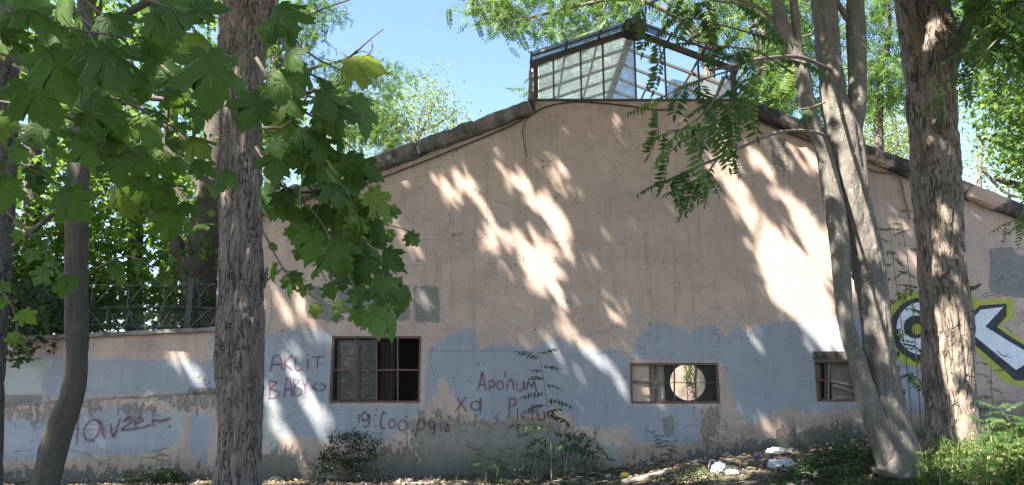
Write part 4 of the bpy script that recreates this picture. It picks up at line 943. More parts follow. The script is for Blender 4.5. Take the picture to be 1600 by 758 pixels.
# ------------------------------------------------------------------ unseen leaf layer added overhead to cast the shade, parted among the trees
tr = [(tA, (-3, -4.5)), (tB, (-5, -8)), (tC, (-8, -5)), (tD, (3.5, -5)), (tE, (7, -2.5))]
nf = 46000
q = rng.uniform([-300, 20], [1900, 800], (nf, 2)); Q = np.array([at(a, b, 0) for a, b in q])
zP = rng.uniform(12.0, 17.0, nf); t = (zP - Q[:, 2]) / -SD[2]; Pf = Q - t[:, None] * SD  # leaves set back along the sun rays so the facade falls in shade
Pf = Pf[(Pf[:, 1] < -1.8)]
no = 62000
Po = np.stack([rng.uniform(-17, 9, no), rng.uniform(-19, -3.2, no), rng.uniform(9.0, 12.8, no)], -1); Po[:, 2] += 1.2 * fbm(Po[:, 0] * .25, Po[:, 1] * .25, 1)
gapn = fbm(Po[:, 0] * 1.1, Po[:, 1] * 1.1 + Po[:, 2] * .45, 2.0, 3); Po = Po[gapn < np.where(Po[:, 0] > -3, .40, .16)]
Pc = np.concatenate([Pf, Po]); x, y, z = proj(Pc); Pc = Pc[~((z > 0) & (x > -60) & (x < 1660) & (y > -35))]
Pc = Pc[shade_keep(Pc, .06)]
own = np.argmin(np.stack([np.hypot(Pc[:, 0] - c[0], Pc[:, 1] - c[1]) for _, c in tr]), 0)
for k, (tt, c) in enumerate(tr):
    P_ = Pc[own == k]; n = len(P_)
    V, Fc = scatter(simple_leaf('oval'), P_, rdir(n, .2), rnorm(n, .7), np.where(P_[:, 1] > -6.8, rng.uniform(.20, .30, n), rng.uniform(.28, .42, n))); o = link('crown', npmesh('crown', V, Fc), tt, M['shade_canopy']); o['kind'] = 'stuff'  # each tree's share of the out-of-view leaves added to block the sun
    top = Vector((c[0], c[1], 8.0)); mb = []
    for a in range(9):
        e = P_[rng.integers(0, n)]; mb.append([top + Vector((0, 0, -.6)), top + (Vector(e) - top) * .45 + Vector((0, 0, .5)), Vector(e)])
    mb = [p for p in mb if all((lambda r_: r_[2][0] < 0 or r_[1][0] < -20 or r_[0][0] < -40 or r_[0][0] > 1640)(proj(np.array([tuple(v)]))) for v in p)]
    if mb: twigs(tt, mb, .06, M['twig'], 'limbs')

# ------------------------------------------------------------------ large maple leaves near the camera
cnt = [0]
def leafy(par, path, size, space, spread=1.0, hang=.75, first=.1, face=.9):
    """a twig with leaves on both sides; path = [(px,py,dist)]"""
    pts = []
    for px, py, d in path:
        v = FW + Vector((1,0,0)) * ((px - 800) / F) + UP * ((379 - py) / F); pts.append(CAM + v * d)
    Q, rr = catmull(pts, [1] * len(pts), .02); L = len(Q) * .02; V, Fc = [], []
    s = first * L; side = 1
    while s < L:
        i = min(len(Q) - 2, int(s / .02)); p = Vector(Q[i]); t = Vector(Q[i+1] - Q[i]).normalized()
        out = t.cross(Vector((0, 1, 0))); out = (out.normalized() if out.length > .1 else Vector((1, 0, 0))) * side
        d = (out * random.uniform(.2, .8) * spread + t * random.uniform(.1, .7) + Vector((random.uniform(-.3, .3), random.uniform(-.45, .45), -hang * random.uniform(.5, 1.4)))).normalized()
        tocam = (CAM - p).normalized(); n = tocam * face * random.uniform(.3, 1.2) + Vector((random.uniform(-.6, .6), random.uniform(-.3, .3), random.uniform(.1, .9)))
        sz = size * random.uniform(.5, 1.2)
        lp = p + d * (.42 * sz)
        if shade_keep(np.array([lp + d * sz * .4]), sz * .2)[0] or random.random() < .5:
            leafobj('leaf', random.choice(MAPLE), par, m4(lp, d, n, sz)); cnt[0] += 1
        s += space * random.uniform(.6, 1.3); side = -side
    return [tuple(v) for v in pts]
tw = []
# upper left, close overhead
for a in ([(-120,-60,2.3),(20,20,2.2),(140,50,2.3),(230,60,2.4)], [(60,-120,2.5),(160,-30,2.4),(260,10,2.3),(330,40,2.4)], [(-80,60,2.6),(20,90,2.5),(110,120,2.6)], 
          [(-60,150,3.0),(60,170,3.0),(170,210,3.1),(240,260,3.2)], [(100,110,3.2),(170,150,3.1),(240,180,3.1),(300,220,3.2)], [(420,-40,3.0),(450,50,3.0),(500,95,3.0),(560,120,3.0)], [(120,20,3.4),(190,80,3.3),(250,100,3.2),(300,150,3.1)],
          [(-100,-20,3.4),(40,60,3.4),(140,90,3.5)], [(-60,240,3.6),(40,260,3.6),(110,300,3.7)], [(150,230,3.4),(220,280,3.4),(290,320,3.5)]):
    tw.append(leafy(tB, a, .185, .105, hang=.6))
# right of the rugged trunk, bough that droops across the wall
for a in ([(400,90,3.0),(440,150,3.0),(500,190,3.0),(560,240,3.1)], [(420,180,3.2),(470,230,3.1),(520,270,3.1),(560,330,3.2)], [(400,230,3.4),(440,290,3.3),(490,330,3.3),(530,400,3.3)], [(480,200,3.3),(540,260,3.3),(585,300,3.4)],
          [(440,60,2.8),(470,110,2.8),(520,130,2.9)], [(415,120,3.3),(450,190,3.3),(470,260,3.3)], [(430,300,3.4),(500,300,3.4),(570,290,3.5)], [(410,200,2.9),(440,200,2.9),(480,170,3.0)]):
    tw.append(leafy(tB, a, .165, .085, hang=.75))
for a in ([(480,290,3.5),(530,340,3.4),(580,385,3.4),(620,430,3.4)], [(500,350,3.4),(550,410,3.4),(585,455,3.4),(610,485,3.4)], [(520,390,3.3),(545,430,3.3),(560,470,3.3)], [(500,300,3.6),(560,345,3.6),(600,360,3.7)]):
    tw.append(leafy(tB, a, .165, .075, hang=1.0))
# fine twigs with small sunlit leaves
for a in ([(410,360,5.2),(450,430,5.2),(500,470,5.2),(545,480,5.2)], [(500,330,4.8),(560,345,4.8),(610,352,4.8),(650,365,4.8)], [(410,300,5.5),(450,340,5.5),(490,400,5.5),(510,440,5.5)], [(415,440,5.4),(440,420,5.4),(480,440,5.4)], [(550,320,4.6),(580,350,4.6),(590,390,4.6)], [(412,265,5.6),(440,280,5.6),(450,310,5.6)]):
    tw.append(leafy(tB, a, .13, .10, hang=.6))
for a in ([(-40,20,2.9),(60,30,2.9),(150,10,3)], [(240,-40,3),(300,40,3),(330,90,3)], [(20,100,3.3),(100,150,3.3),(140,200,3.4)], [(200,160,3.8),(250,190,3.8),(290,250,3.8)], [(500,260,3.6),(560,300,3.6),(600,330,3.6)]):
    tw.append(leafy(tB, a, .16, .10, hang=.7))
# a second tier behind the near leaves
for a in ([(160,120,4.6),(230,170,4.6),(300,230,4.6),(345,280,4.6)], [(20,200,4.6),(70,240,4.6),(110,300,4.6)], [(170,300,4.8),(240,330,4.8),(310,350,4.8)], [(200,40,4.6),(270,110,4.6),(330,150,4.6)], [(10,330,5),(60,380,5),(100,440,5)], [(150,420,5),(200,400,5),(260,430,5)], [(-20,430,4.6),(20,480,4.6),(30,540,4.6)], [(180,200,4.4),(200,260,4.4),(240,300,4.4)]):
    tw.append(leafy(tB, a, .125, .10, hang=.6))
twigs(tB, tw, .008, M['twig'])
for sp_ in ([(140,150,16),(200,185,13),(260,235,11),(320,280,9),(350,298,6)], [(137,110,14),(170,130,12),(220,150,9),(290,160,6)], [(112,250,10),(112,300,9),(70,345,8),(20,385,6)], [(140,60,14),(200,20,12),(300,-30,12),(380,-60,10),(440,-40,8)], [(140,-20,16),(60,-60,12),(-60,-60,9)]):
    P, r = pxpath(sp_, YB); limb('branch', tB, P, r, M['bark_thin'], 14, .05)
# boughs that carry the low leaves, out of the top of the picture
for ee in ((420,-60,2.8), (120,-80,2.5), (330,-100,2.4), (-60,-60,2.6)):
    v = FW + Vector((1,0,0)) * ((ee[0] - 800) / F) + UP * ((379 - ee[1]) / F); e = CAM + v * ee[2]; b = at(140, -80, YB); limb('branch', tB, [b, b + (e - b) * .5 + Vector((0, 0, .5)), e], [.035, .025, .012], M['bark_thin'], 10, .1)
print('near maple leaves', cnt[0])

# ------------------------------------------------------------------ wood behind the boundary wall
def back_tree(name, label, group, path, Y, bark, poly, Yr, nc, per, rad, kind, sc, mat, limbs=(), sides=26, dn=.5):
    P, r = pxpath(path, Y); P[-1] = ground_end(P[-1]); r[0] = min(r[0], .025); t = thing(name, P[-1], label, 'tree', group)
    limb('trunk', t, P[::-1], r[::-1], bark, sides, .08, lambda th, L, r: rugged(th, L, r, .02, 6, 1.2))
    for s in limbs: p2, r2 = pxpath(s, Y); limb('branch', t, p2, r2, bark, 12, .1)
    crown(t, clumps(poly, Yr, nc, per, rad), kind, sc, mat, dn=dn); return t
G1 = 'trees behind the boundary wall'
back_tree('wood_tree', 'stout forked trunk behind the razor wire with a broken stub', G1, [(330,120,30),(338,200,36),(330,290,44),(322,360,52),(312,420,52),(310,515,54),(310,640,60)], 1.75, M['bark_thin'],
    [(170,-60),(420,-60),(420,300),(300,330),(180,250)], (1.8, 5), 110, 34, .42, 'maple', .17, M['maple_far'],
    [[(296,440,26),(284,405,22),(276,378,20),(270,366,15)], [(318,380,30),(322,320,24),(300,260,16),(280,200,10)], [(300,330,10),(262,270,8),(258,215,7),(270,120,5)]])
back_tree('wood_tree', 'leafy tree behind the wall between the kinked maple and the stout trunk', G1, [(205,60,14),(208,200,18),(212,350,22),(215,640,28)], 3.6, M['bark_dark'],
    [(120,230),(350,300),(350,500),(130,505)], (1.4, 5), 120, 34, .42, 'maple', .17, M['maple_far'], [[(210,300,10),(250,250,8),(300,230,5)]])
back_tree('wood_tree', 'dark leafy tree behind the wall at the far left', G1, [(55,60,20),(52,300,26),(48,640,34)], 2.2, M['bark_dark'],
    [(-150,-60),(170,-60),(170,300),(-150,330)], (1.6, 5.5), 130, 34, .45, 'maple', .18, M['maple_far'], [[(52,420,12),(90,380,9),(130,300,6)]])
back_tree('wood_tree', 'low dense tree hanging over the boundary wall at far left', G1, [(-60,200,20),(-50,400,22),(-40,640,30)], 1.2, M['bark_dark'],
    [(-180,300),(170,320),(160,500),(60,530),(-20,560),(-180,570)], (.7, 3.2), 150, 34, .36, 'maple', .18, M['maple_far'])
back_tree('wood_tree', 'tall tree deep behind the wall seen through the gaps', G1, [(270,-60,20),(265,300,26),(262,640,34)], 8.5, M['bark_dark'],
    [(-120,-40),(460,-60),(470,250),(400,520),(-120,520)], (7, 11), 120, 34, .7, 'maple', .22, M['maple_far'])
hd = thing('hedge', (-8, .9, 0), 'dark clipped mass of leaves just behind the razor wire', 'hedge')
crown(hd, clumps([(-250,455),(60,440),(200,445),(345,430),(345,640),(-250,660)], (.55, 1.5), 190, 34, .22), 'oval', .11, M['dark_leaf'], 'foliage', .2, .6)
twigs(hd, [[Vector((x, .9, -.2)), Vector((x + .1, .95, 1.2)), Vector((x - .1, 1.0, 2.6))] for x in np.arange(-13, -5.2, .8)], .02, M['twig'], 'stems')
ob = [o for o in bpy.data.objects if o.get('label', '').startswith('low dense tree hanging')][0]
crown(ob, clumps([(-40,430),(60,450),(130,470),(120,520),(60,545),(20,575),(-40,590)], (-.7, .6), 46, 26, .17), 'maple', .13, M['dark_leaf'], 'overhang', .7, .5)
# tree behind the left slope of the roof
tF = back_tree('acacia_tree', 'small leaved tree with bare twigs rising behind the left roof slope', None, [(430,20,16),(432,120,20),(425,330,26),(420,640,34)], 5.0, M['bark_dark'],
    [(520,110),(560,95),(600,90),(632,105),(636,190),(625,235),(590,230),(545,215),(520,180)], (4.3, 5.6), 90, 14, .17, 'spray', .26, M['ail_far'],
    [[(430,200,9),(470,150,7),(520,135,6),(570,115,4),(600,90,2)], [(430,150,7),(480,110,5),(540,92,4),(580,60,2),(600,45,1.5)], [(430,60,8),(470,30,5),(510,12,3),(560,-5,2)], [(480,150,4),(520,158,4),(560,150,3),(610,170,2)], [(520,135,3),(540,110,2.5),(580,80,2),(578,60,1.5)], [(540,92,2),(570,80,1.5),(592,100,1.5)], [(440,225,5),(480,150,4),(500,150,2),(512,190,1.5)]])
crown(tF, clumps([(405,-20),(520,-20),(545,30),(520,60),(470,65),(405,130)], (4.3, 5.6), 60, 12, .18), 'spray', .28, M['ail_far'])
crown(tF, clumps([(440,60),(520,90),(560,150),(520,160),(470,140)], (4.3, 5.6), 24, 8, .16), 'spray', .24, M['ail_far'])
GP = 'pale trees in the distance'
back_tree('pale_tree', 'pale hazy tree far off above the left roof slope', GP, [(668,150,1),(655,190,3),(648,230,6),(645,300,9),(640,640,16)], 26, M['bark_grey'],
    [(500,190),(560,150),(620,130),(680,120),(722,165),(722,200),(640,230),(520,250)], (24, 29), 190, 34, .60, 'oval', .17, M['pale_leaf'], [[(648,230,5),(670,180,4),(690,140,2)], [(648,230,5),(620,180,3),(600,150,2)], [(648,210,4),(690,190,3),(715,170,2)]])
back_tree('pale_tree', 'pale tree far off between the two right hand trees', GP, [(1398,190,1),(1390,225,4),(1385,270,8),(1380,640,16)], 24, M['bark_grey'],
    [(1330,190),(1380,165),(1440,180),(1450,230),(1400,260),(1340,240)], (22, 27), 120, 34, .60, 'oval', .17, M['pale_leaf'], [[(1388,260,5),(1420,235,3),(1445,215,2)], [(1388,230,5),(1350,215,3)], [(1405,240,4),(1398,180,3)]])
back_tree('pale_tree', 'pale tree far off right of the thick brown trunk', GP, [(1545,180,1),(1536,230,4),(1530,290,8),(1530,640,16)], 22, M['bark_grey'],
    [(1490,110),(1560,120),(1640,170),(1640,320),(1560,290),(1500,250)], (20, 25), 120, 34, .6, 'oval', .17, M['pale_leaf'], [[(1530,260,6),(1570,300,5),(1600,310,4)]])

# ------------------------------------------------------------------ feathery foliage right of centre
def compound(par, path, Y, n, size, mesh=AIL, droop=.35, side=None, name='leaf', twig=True, rad=.010, tip=True, back=.25):
    """leaves with many leaflets set along a twig; path in pixels at depth Y"""
    P = [at(p[0], p[1], p[2] if len(p) > 2 else Y) for p in path]; Q, _ = catmull(P, [1] * len(P), .02)
    for k in range(n):
        u = 1 - (k / max(n, 1)) ** .9 * .92 if tip else random.random(); i = min(len(Q) - 2, int(u * (len(Q) - 1))); p = Vector(Q[i]); t = Vector(Q[i+1] - Q[i]).normalized()
        az = k * 2.399; o_ = Vector((math.cos(az), (back + .25) * math.sin(az), .22 * math.sin(az)))
        d = (t * (.9 if k < 2 else .35) + o_ * .9 + Vector((0, 0, -droop * .4))).normalized(); nn = Vector((random.uniform(-.35, .35), -.25 + random.uniform(-.35, .35), 1))
        s = size * random.uniform(.75, 1.15)
        if not shade_keep(np.array([p + d * s * .5]), .03)[0] and random.random() < .6: continue
        leafobj(name, random.choice(mesh), par, m4(p, d, nn, s))
    if twig: MB().tube(Q, np.linspace(rad, rad * .4, len(Q)), 6).build('twig', M['twig'], par, True)
# sprays that hang in front of the lantern and the wall
YF = -6.4
def arc(pts):  return pxpath([(a, b, w_, y) for a, b, w_, y in pts], 0)
P, r = arc([(1292,212,5,-3.1),(1262,205,5,-3.9),(1220,206,5,-4.7),(1172,224,5,-5.4),(1130,244,4.5,-6),(1095,258,4,-6.4),(1062,272,3,-6.4)]); limb('branch', tD, P, r, M['twig'], 10, .05)
compound(tD, [(1095,258),(1070,270),(1045,280)], YF, 9, .34, droop=.25)
compound(tD, [(1120,250),(1100,275),(1066,292)], YF, 8, .32, droop=.5)
P, r = arc([(1300,110,6,-3.1),(1250,90,6,-4.2),(1190,92,6,-5.2),(1140,104,5,-6),(1110,110,4,-6.4)]); limb('branch', tD, P, r, M['twig'], 10, .05)
compound(tD, [(1140,104),(1120,150),(1090,195),(1040,205)], YF, 6, .52, droop=.3)
compound(tD, [(1130,120),(1110,165),(1075,200)], YF - .3, 4, .54, droop=.35)
compound(tD, [(1190,110),(1150,150),(1110,190)], YF, 5, .54, droop=.25)
compound(tD, [(1160,105),(1110,120),(1060,140),(1020,160)], YF, 6, .46, droop=.3)
compound(tD, [(1240,115),(1180,80),(1110,70),(1060,55)], YF, 6, .50, droop=.4)
compound(tD, [(1200,60),(1130,40),(1070,30),(1020,60)], YF - .2, 6, .50, droop=.5)
compound(tD, [(1180,10),(1110,0),(1050,-5),(1000,10)], YF - .3, 6, .54, droop=.5)
compound(tD, [(1290,160),(1250,170),(1215,150)], YF + 1, 3, .40, droop=.3)
compound(tD, [(1195,90),(1150,130),(1130,215)], YF + .3, 4, .45, droop=.4)
# foliage behind the lantern
tG = back_tree('lantern_tree', 'feathery tree spreading behind and above the roof lantern', None, [(1120,-120,14),(1110,60,18),(1105,300,24),(1100,640,30)], 7.0, M['bark_grey'],
    [(760,-40),(1010,-40),(1000,30),(960,40),(880,62),(845,75),(790,40),(740,30)], (6, 9), 90, 12, .28, 'spray', .50, M['ail_far'],
    [[(1110,60,10),(1000,0,8),(900,10,6),(820,30,4)], [(1110,100,8),(1060,20,6),(1010,-20,5)], [(930,40,4),(945,10,4),(960,-40,4)], [(1110,90,9),(1180,40,7),(1240,60,5),(1300,40,4)]])
crown(tG, clumps([(990,-40),(1240,-40),(1240,200),(1180,190),(1160,80),(1060,40)], (6, 9), 95, 12, .30), 'spray', .5, M['ail_far'])
for a, n in (([(830,30),(780,15),(740,5),(700,10)], 9), ([(860,-10),(800,-10),(740,-10)], 9), ([(900,40),(860,45),(830,40)], 8), ([(850,20),(790,35),(745,30)], 7), ([(900,0),(850,20),(810,45)], 8), ([(960,20),(920,50),(880,55)], 8)):
    compound(tG, a, 5.5, n, .62, droop=.5, twig=True)
compound(tG, [(880,170),(845,150),(815,135)], 6.0, 9, .60, droop=.3)
compound(tG, [(880,150),(840,140)], 6.2, 6, .5, droop=.5)
# wood behind the right slope
GR = 'trees behind the right roof slope'
back_tree('feathery_tree', 'feathery tree behind the roof between the lantern and the grey stems', GR, [(1180,-80,10),(1195,100,14),(1200,300,18),(1200,640,24)], 8.0, M['bark_grey'],
    [(1160,-40),(1300,-40),(1310,190),(1260,190),(1180,150)], (7, 11), 95, 12, .36, 'spray', .5, M['ail_far'], [[(1195,150,6),(1180,60,5),(1190,-20,4)], [(1198,200,5),(1240,120,4),(1250,20,3)]])
back_tree('feathery_tree', 'feathery tree behind the roof between the grey stems and the brown trunk', GR, [(1385,-80,8),(1388,60,9),(1375,120,10),(1372,300,18),(1370,640,24)], 6.5, M['bark_dark'],
    [(1310,-40),(1430,-40),(1430,150),(1400,160),(1320,180)], (5.5, 9), 90, 12, .30, 'spray', .45, M['ail_far'], [[(1375,105,6),(1400,115,5),(1440,120,4)], [(1372,150,6),(1340,120,4),(1330,60,3)]])
tH = back_tree('bushy_tree', 'dense leafy tree filling the sky at the right edge', GR, [(1640,-80,24),(1636,100,30),(1630,320,36),(1640,640,44)], 4.0, M['bark_dark'],
    [(1490,-40),(1680,-40),(1680,260),(1600,250),(1560,200),(1530,120),(1495,90)], (1.5, 6), 250, 30, .34, 'oval', .16, M['ail_far'], [[(1632,300,16),(1590,290,12),(1555,278,9)], [(1632,220,10),(1580,190,7),(1560,150,5)], [(1634,150,10),(1580,110,7),(1540,60,5)]])
crown(tH, clumps([(1540,180),(1680,200),(1680,300),(1600,270),(1560,250)], (1.5, 4), 30, 22, .22), 'oval', .14, M['ail_far'])
crown(tH, clumps([(1570,220),(1680,220),(1680,360),(1610,335),(1590,300)], (.8, 3), 34, 24, .2), 'oval', .13, M['ail_far'])
# leaves of the brown tree: lit sprays across its trunk, clusters at right
compound(tE, [(1640,-20),(1560,30),(1520,70),(1490,90)], -4.0, 9, .42, droop=.5)
compound(tE, [(1560,60),(1510,110),(1470,130)], -4.2, 6, .40, droop=.4)
compound(tE, [(1530,90),(1500,130),(1470,150)], -4.2, 5, .40, droop=.7)
compound(tE, [(1660,300),(1610,330),(1570,352)], -3.6, 9, .32, WEED, droop=.4)
compound(tE, [(1660,330),(1620,345),(1590,350)], -3.4, 7, .32, WEED, droop=.4)
crown(tE, clumps([(1500,-60),(1640,-60),(1640,120),(1560,90),(1510,30)], (-3.6, -2.0), 50, 14, .24), 'spray', .34, M['ail_far'])

# ------------------------------------------------------------------ plants near the wall
GW = 'young plants growing along the foot of the wall'
def sapling(name, label, base, path, Y, n, size, group, mesh=AIL, droop=.1, tip=True):
    b = at(base[0], base[1], Y); b.z = float(gz(b.x, b.y)) - .02; t = thing(name, b, label, 'plant', group)
    P = [b] + [at(p[0], p[1], Y) for p in path]; Q, _ = catmull(P, [1] * len(P), .02)
    MB().tube(Q, np.linspace(.012, .004, len(Q)), 6).build('stem', M['stalk'], t, True)
    for k in range(n):
        u = .22 + .78 * (1 - k / n); i = min(len(Q) - 2, int(u * (len(Q) - 1))); p = Vector(Q[i]); az = k * 2.6 + .3
        d = Vector((math.cos(az), .45 * math.sin(az), .25 - droop + .5 * (u > .9))).normalized(); leafobj('leaf', random.choice(mesh), t, m4(p, d, Vector((0, -.5, 1)), size * random.uniform(.75, 1.15) * (1.15 - .55 * u)))
    return t
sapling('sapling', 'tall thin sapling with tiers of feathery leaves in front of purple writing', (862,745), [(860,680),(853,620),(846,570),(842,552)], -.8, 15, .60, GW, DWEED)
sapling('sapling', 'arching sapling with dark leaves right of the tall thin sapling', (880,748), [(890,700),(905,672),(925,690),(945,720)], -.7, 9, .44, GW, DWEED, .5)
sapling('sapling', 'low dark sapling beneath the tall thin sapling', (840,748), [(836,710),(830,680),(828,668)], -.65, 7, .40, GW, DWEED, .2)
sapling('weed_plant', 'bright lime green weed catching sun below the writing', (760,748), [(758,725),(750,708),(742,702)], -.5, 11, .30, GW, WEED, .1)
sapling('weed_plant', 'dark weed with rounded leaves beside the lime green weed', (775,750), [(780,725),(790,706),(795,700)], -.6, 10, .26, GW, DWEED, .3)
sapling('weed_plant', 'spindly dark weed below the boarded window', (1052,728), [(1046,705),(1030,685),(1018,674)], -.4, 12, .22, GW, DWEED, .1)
sapling('weed_plant', 'small ragged weed below the Mavzer writing', (240,752), [(244,728),(246,712),(250,702)], -.5, 13, .26, GW, WEED, .1)
sapling('sapling', 'dark feathery sapling between the grey stems and the brown trunk', (1425,690), [(1420,600),(1405,480),(1395,400),(1390,350)], -1.0, 24, .62, GW, AIL, .25)
sapling('sapling', 'sapling with one lit leaf rising left of the brown trunk', (1440,690), [(1432,560),(1420,420),(1405,330)], -1.3, 9, .50, GW, AIL, .2)
sapling('weed_plant', 'lit fern like weed with a broken white stalk at the brown trunk', (1495,728), [(1497,700),(1498,692)], -3.2, 9, .30, GW, AIL, 0)
sapling('sapling', 'thin pale stemmed sapling below the letter K', (1550,640), [(1549,600),(1549,560)], -.8, 9, .32, GW, WEED, .0)
sapling('weed_plant', 'tall bright weed at the right edge', (1600,740), [(1590,690),(1575,655),(1560,635)], -2.8, 16, .42, GW, AIL, .1)
sapling('weed_plant', 'bushy weed with drooping leaves right of the brown trunk', (1560,745), [(1556,700),(1545,670),(1540,655)], -3.2, 16, .36, GW, AIL, .2)
sapling('weed_plant', 'broad weed spreading low in the right corner', (1640,745), [(1636,700),(1620,660)], -3.0, 15, .46, GW, AIL, .2)
for k, (bx, by, hx, hy, Yp, sz, lab) in enumerate(((1470,750,1462,712,-4.2,.26,'lit weed between the grey stems and the bright fern'), (1520,758,1530,712,-4.4,.30,'lit weed lowest in the right corner'), (1575,755,1580,700,-4.0,.30,'lit weed under the tall bright weed'), (1450,740,1446,705,-3.4,.22,'small weed touching the root of the grey stems'), (1535,735,1520,690,-3.6,.28,'weed leaning against the brown trunk'))):
    sapling('weed_plant', lab, (bx, by), [((bx+hx)/2, (by+hy)/2), (hx, hy)], Yp, 12, sz, GW, WEED if k % 2 else AIL, .15)
def bush(name, label, poly, Yr, nc, per, rad, sc, base, mat='dark_leaf'):
    b = at(*base); b.z = float(gz(b.x, b.y)); t = thing(name, b, label, 'shrub'); P = clumps(poly, Yr, nc, per, rad); P[:, 2] = np.maximum(P[:, 2], gz(P[:, 0], P[:, 1]) + .02)
    crown(t, P, 'oval', sc, M[mat], 'foliage', .2, .5, .0); twigs(t, [[b, b + (Vector(P[k]) - b) * .5 + Vector((0, 0, .05)), Vector(P[k])] for k in range(0, len(P), max(1, len(P) // 16))], .008, M['twig'], 'stems')
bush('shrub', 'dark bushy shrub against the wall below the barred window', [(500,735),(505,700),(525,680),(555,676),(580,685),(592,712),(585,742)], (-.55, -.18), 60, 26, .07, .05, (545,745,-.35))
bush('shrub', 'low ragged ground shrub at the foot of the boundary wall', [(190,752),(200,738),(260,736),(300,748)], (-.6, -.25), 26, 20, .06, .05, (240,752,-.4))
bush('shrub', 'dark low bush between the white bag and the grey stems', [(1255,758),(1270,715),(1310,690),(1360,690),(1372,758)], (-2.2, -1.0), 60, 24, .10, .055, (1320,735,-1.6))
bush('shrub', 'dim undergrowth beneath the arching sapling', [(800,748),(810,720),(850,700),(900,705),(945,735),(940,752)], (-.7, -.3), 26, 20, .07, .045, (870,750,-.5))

# climbing vine on the court wall
vn_ = thing('vine', (6.9, 14.8, 0), 'green climber on the sunlit wall behind the round hole', 'plant')
P = np.stack([rng.normal(6.74, .07, 420) , rng.uniform(14.6, 14.93, 420), rng.uniform(1.3, 3.3, 420)], -1); P[:, 0] += .06 * np.sin(P[:, 2] * 3)
V, Fc = scatter(simple_leaf('oval'), P, rdir(420, .7), rnorm(420, .3) + np.array([0, -.8, 0]), rng.uniform(.05, .11, 420)); o = link('foliage', npmesh('foliage', V, Fc), vn_, M['ail_far']); o['kind'] = 'stuff'
MB().tube(np.array([(6.9 + .1 * math.sin(k), 14.85, -.1 + k * .4) for k in range(8)]), .02, 6).build('stem', M['twig'], vn_)

# ------------------------------------------------------------------ litter, grass, rubbish
n = 26000
G = np.stack([rng.uniform(-9, 10, n), -12 + rng.beta(3, 1.1, n) * 11.9], -1); zz = gz(G[:, 0], G[:, 1]); P = np.stack([G[:, 0], G[:, 1], zz + rng.uniform(.004, .03, n)], -1)
kk = (P[:, 1] < -.06); P = P[kk]; n = len(P)
D = rng.normal(size=(n, 3)); D[:, 2] *= .25; N = rng.normal(size=(n, 3)) * .35; N[:, 2] += 1
V, Fc = scatter(simple_leaf('oval'), P, D, N, rng.uniform(.03, .085, n)); o = link('leaf_litter', npmesh('leaf_litter', V, Fc), None, M['litter']); tag(o, 'dry brown leaves and crumbs scattered over the soil', kind='stuff')
def grass(name, label, poly, n, hmin, hmax, mat=M['grass']):
    q = inpoly(poly, n); P = np.array([gp(a, b) for a, b in q]); P[:, :2] += rng.normal(size=(n, 2)) * .05; P[:, 2] = gz(P[:, 0], P[:, 1]) - .01
    k = P[:, 1] < -.05; P = P[k]; n = len(P); h = rng.uniform(hmin, hmax, n); a = rng.uniform(0, 6.28, n); w_ = .006; lean = rng.uniform(.1, .9, n)
    dx, dy = np.cos(a), np.sin(a); sx, sy = -dy * w_, dx * w_; V = np.zeros((n, 5, 3))
    V[:, 0] = P - np.stack([sx, sy, 0*sx], -1); V[:, 1] = P + np.stack([sx, sy, 0*sx], -1)
    m_ = P + np.stack([dx * h * lean * .3, dy * h * lean * .3, h * .6], -1); V[:, 2] = m_ + np.stack([sx, sy, 0*sx], -1) * .8; V[:, 3] = m_ - np.stack([sx, sy, 0*sx], -1) * .8
    V[:, 4] = P + np.stack([dx * h * lean, dy * h * lean, h * (1 - .35 * lean)], -1); b = (np.arange(n) * 5)[:, None]
    Fc = np.concatenate([b + np.array([[0,1,2]]), b + np.array([[0,2,3]]), b + np.array([[3,2,4]])]); o = link(name, npmesh(name, V.reshape(-1, 3), Fc), None, mat); tag(o, label, kind='stuff')
grass('grass', 'sunlit grass and weeds in the right corner', [(1440,757),(1450,715),(1500,700),(1560,690),(1640,680),(1640,770),(1440,770)], 800, .10, .50)
def cover(name, label, poly, n, sc, hmax, mat):
    q = inpoly(poly, n); P = np.array([gp(a, b) for a, b in q]); P[:, :2] += rng.normal(size=(n, 2)) * .06; h = np.clip(.5 + 1.4 * fbm(P[:, 0] * 2.2, P[:, 1] * 2.2, 7, 2), 0, 1) * hmax
    P[:, 2] = gz(P[:, 0], P[:, 1]) + .01 + h * rng.uniform(0, 1, n); P = P[(P[:, 1] < -.06) & (h > .02)]; n = len(P)
    V, Fc = scatter(simple_leaf('oval'), P, rdir(n, .1), rnorm(n, 1.2), rng.uniform(.6, 1.4, n) * sc); o = link(name, npmesh(name, V, Fc), None, mat); tag(o, label, kind='stuff')
cover('undergrowth', 'shaded low growth in front of the grey stems', [(1190,768),(1260,722),(1360,705),(1440,720),(1450,768)], 5200, .050, .16, M['dark_leaf'])
cover('ground_cover', 'low leafy weeds among the grass in the right corner', [(1440,765),(1450,715),(1500,705),(1560,690),(1640,680),(1640,770)], 6500, .05, .30, M['grass'])
cover('wall_weeds', 'small weeds along the foot of the wall', [(640,765),(700,748),(960,750),(1040,738),(1120,735),(1120,765)], 1500, .045, .10, M['dark_leaf'])
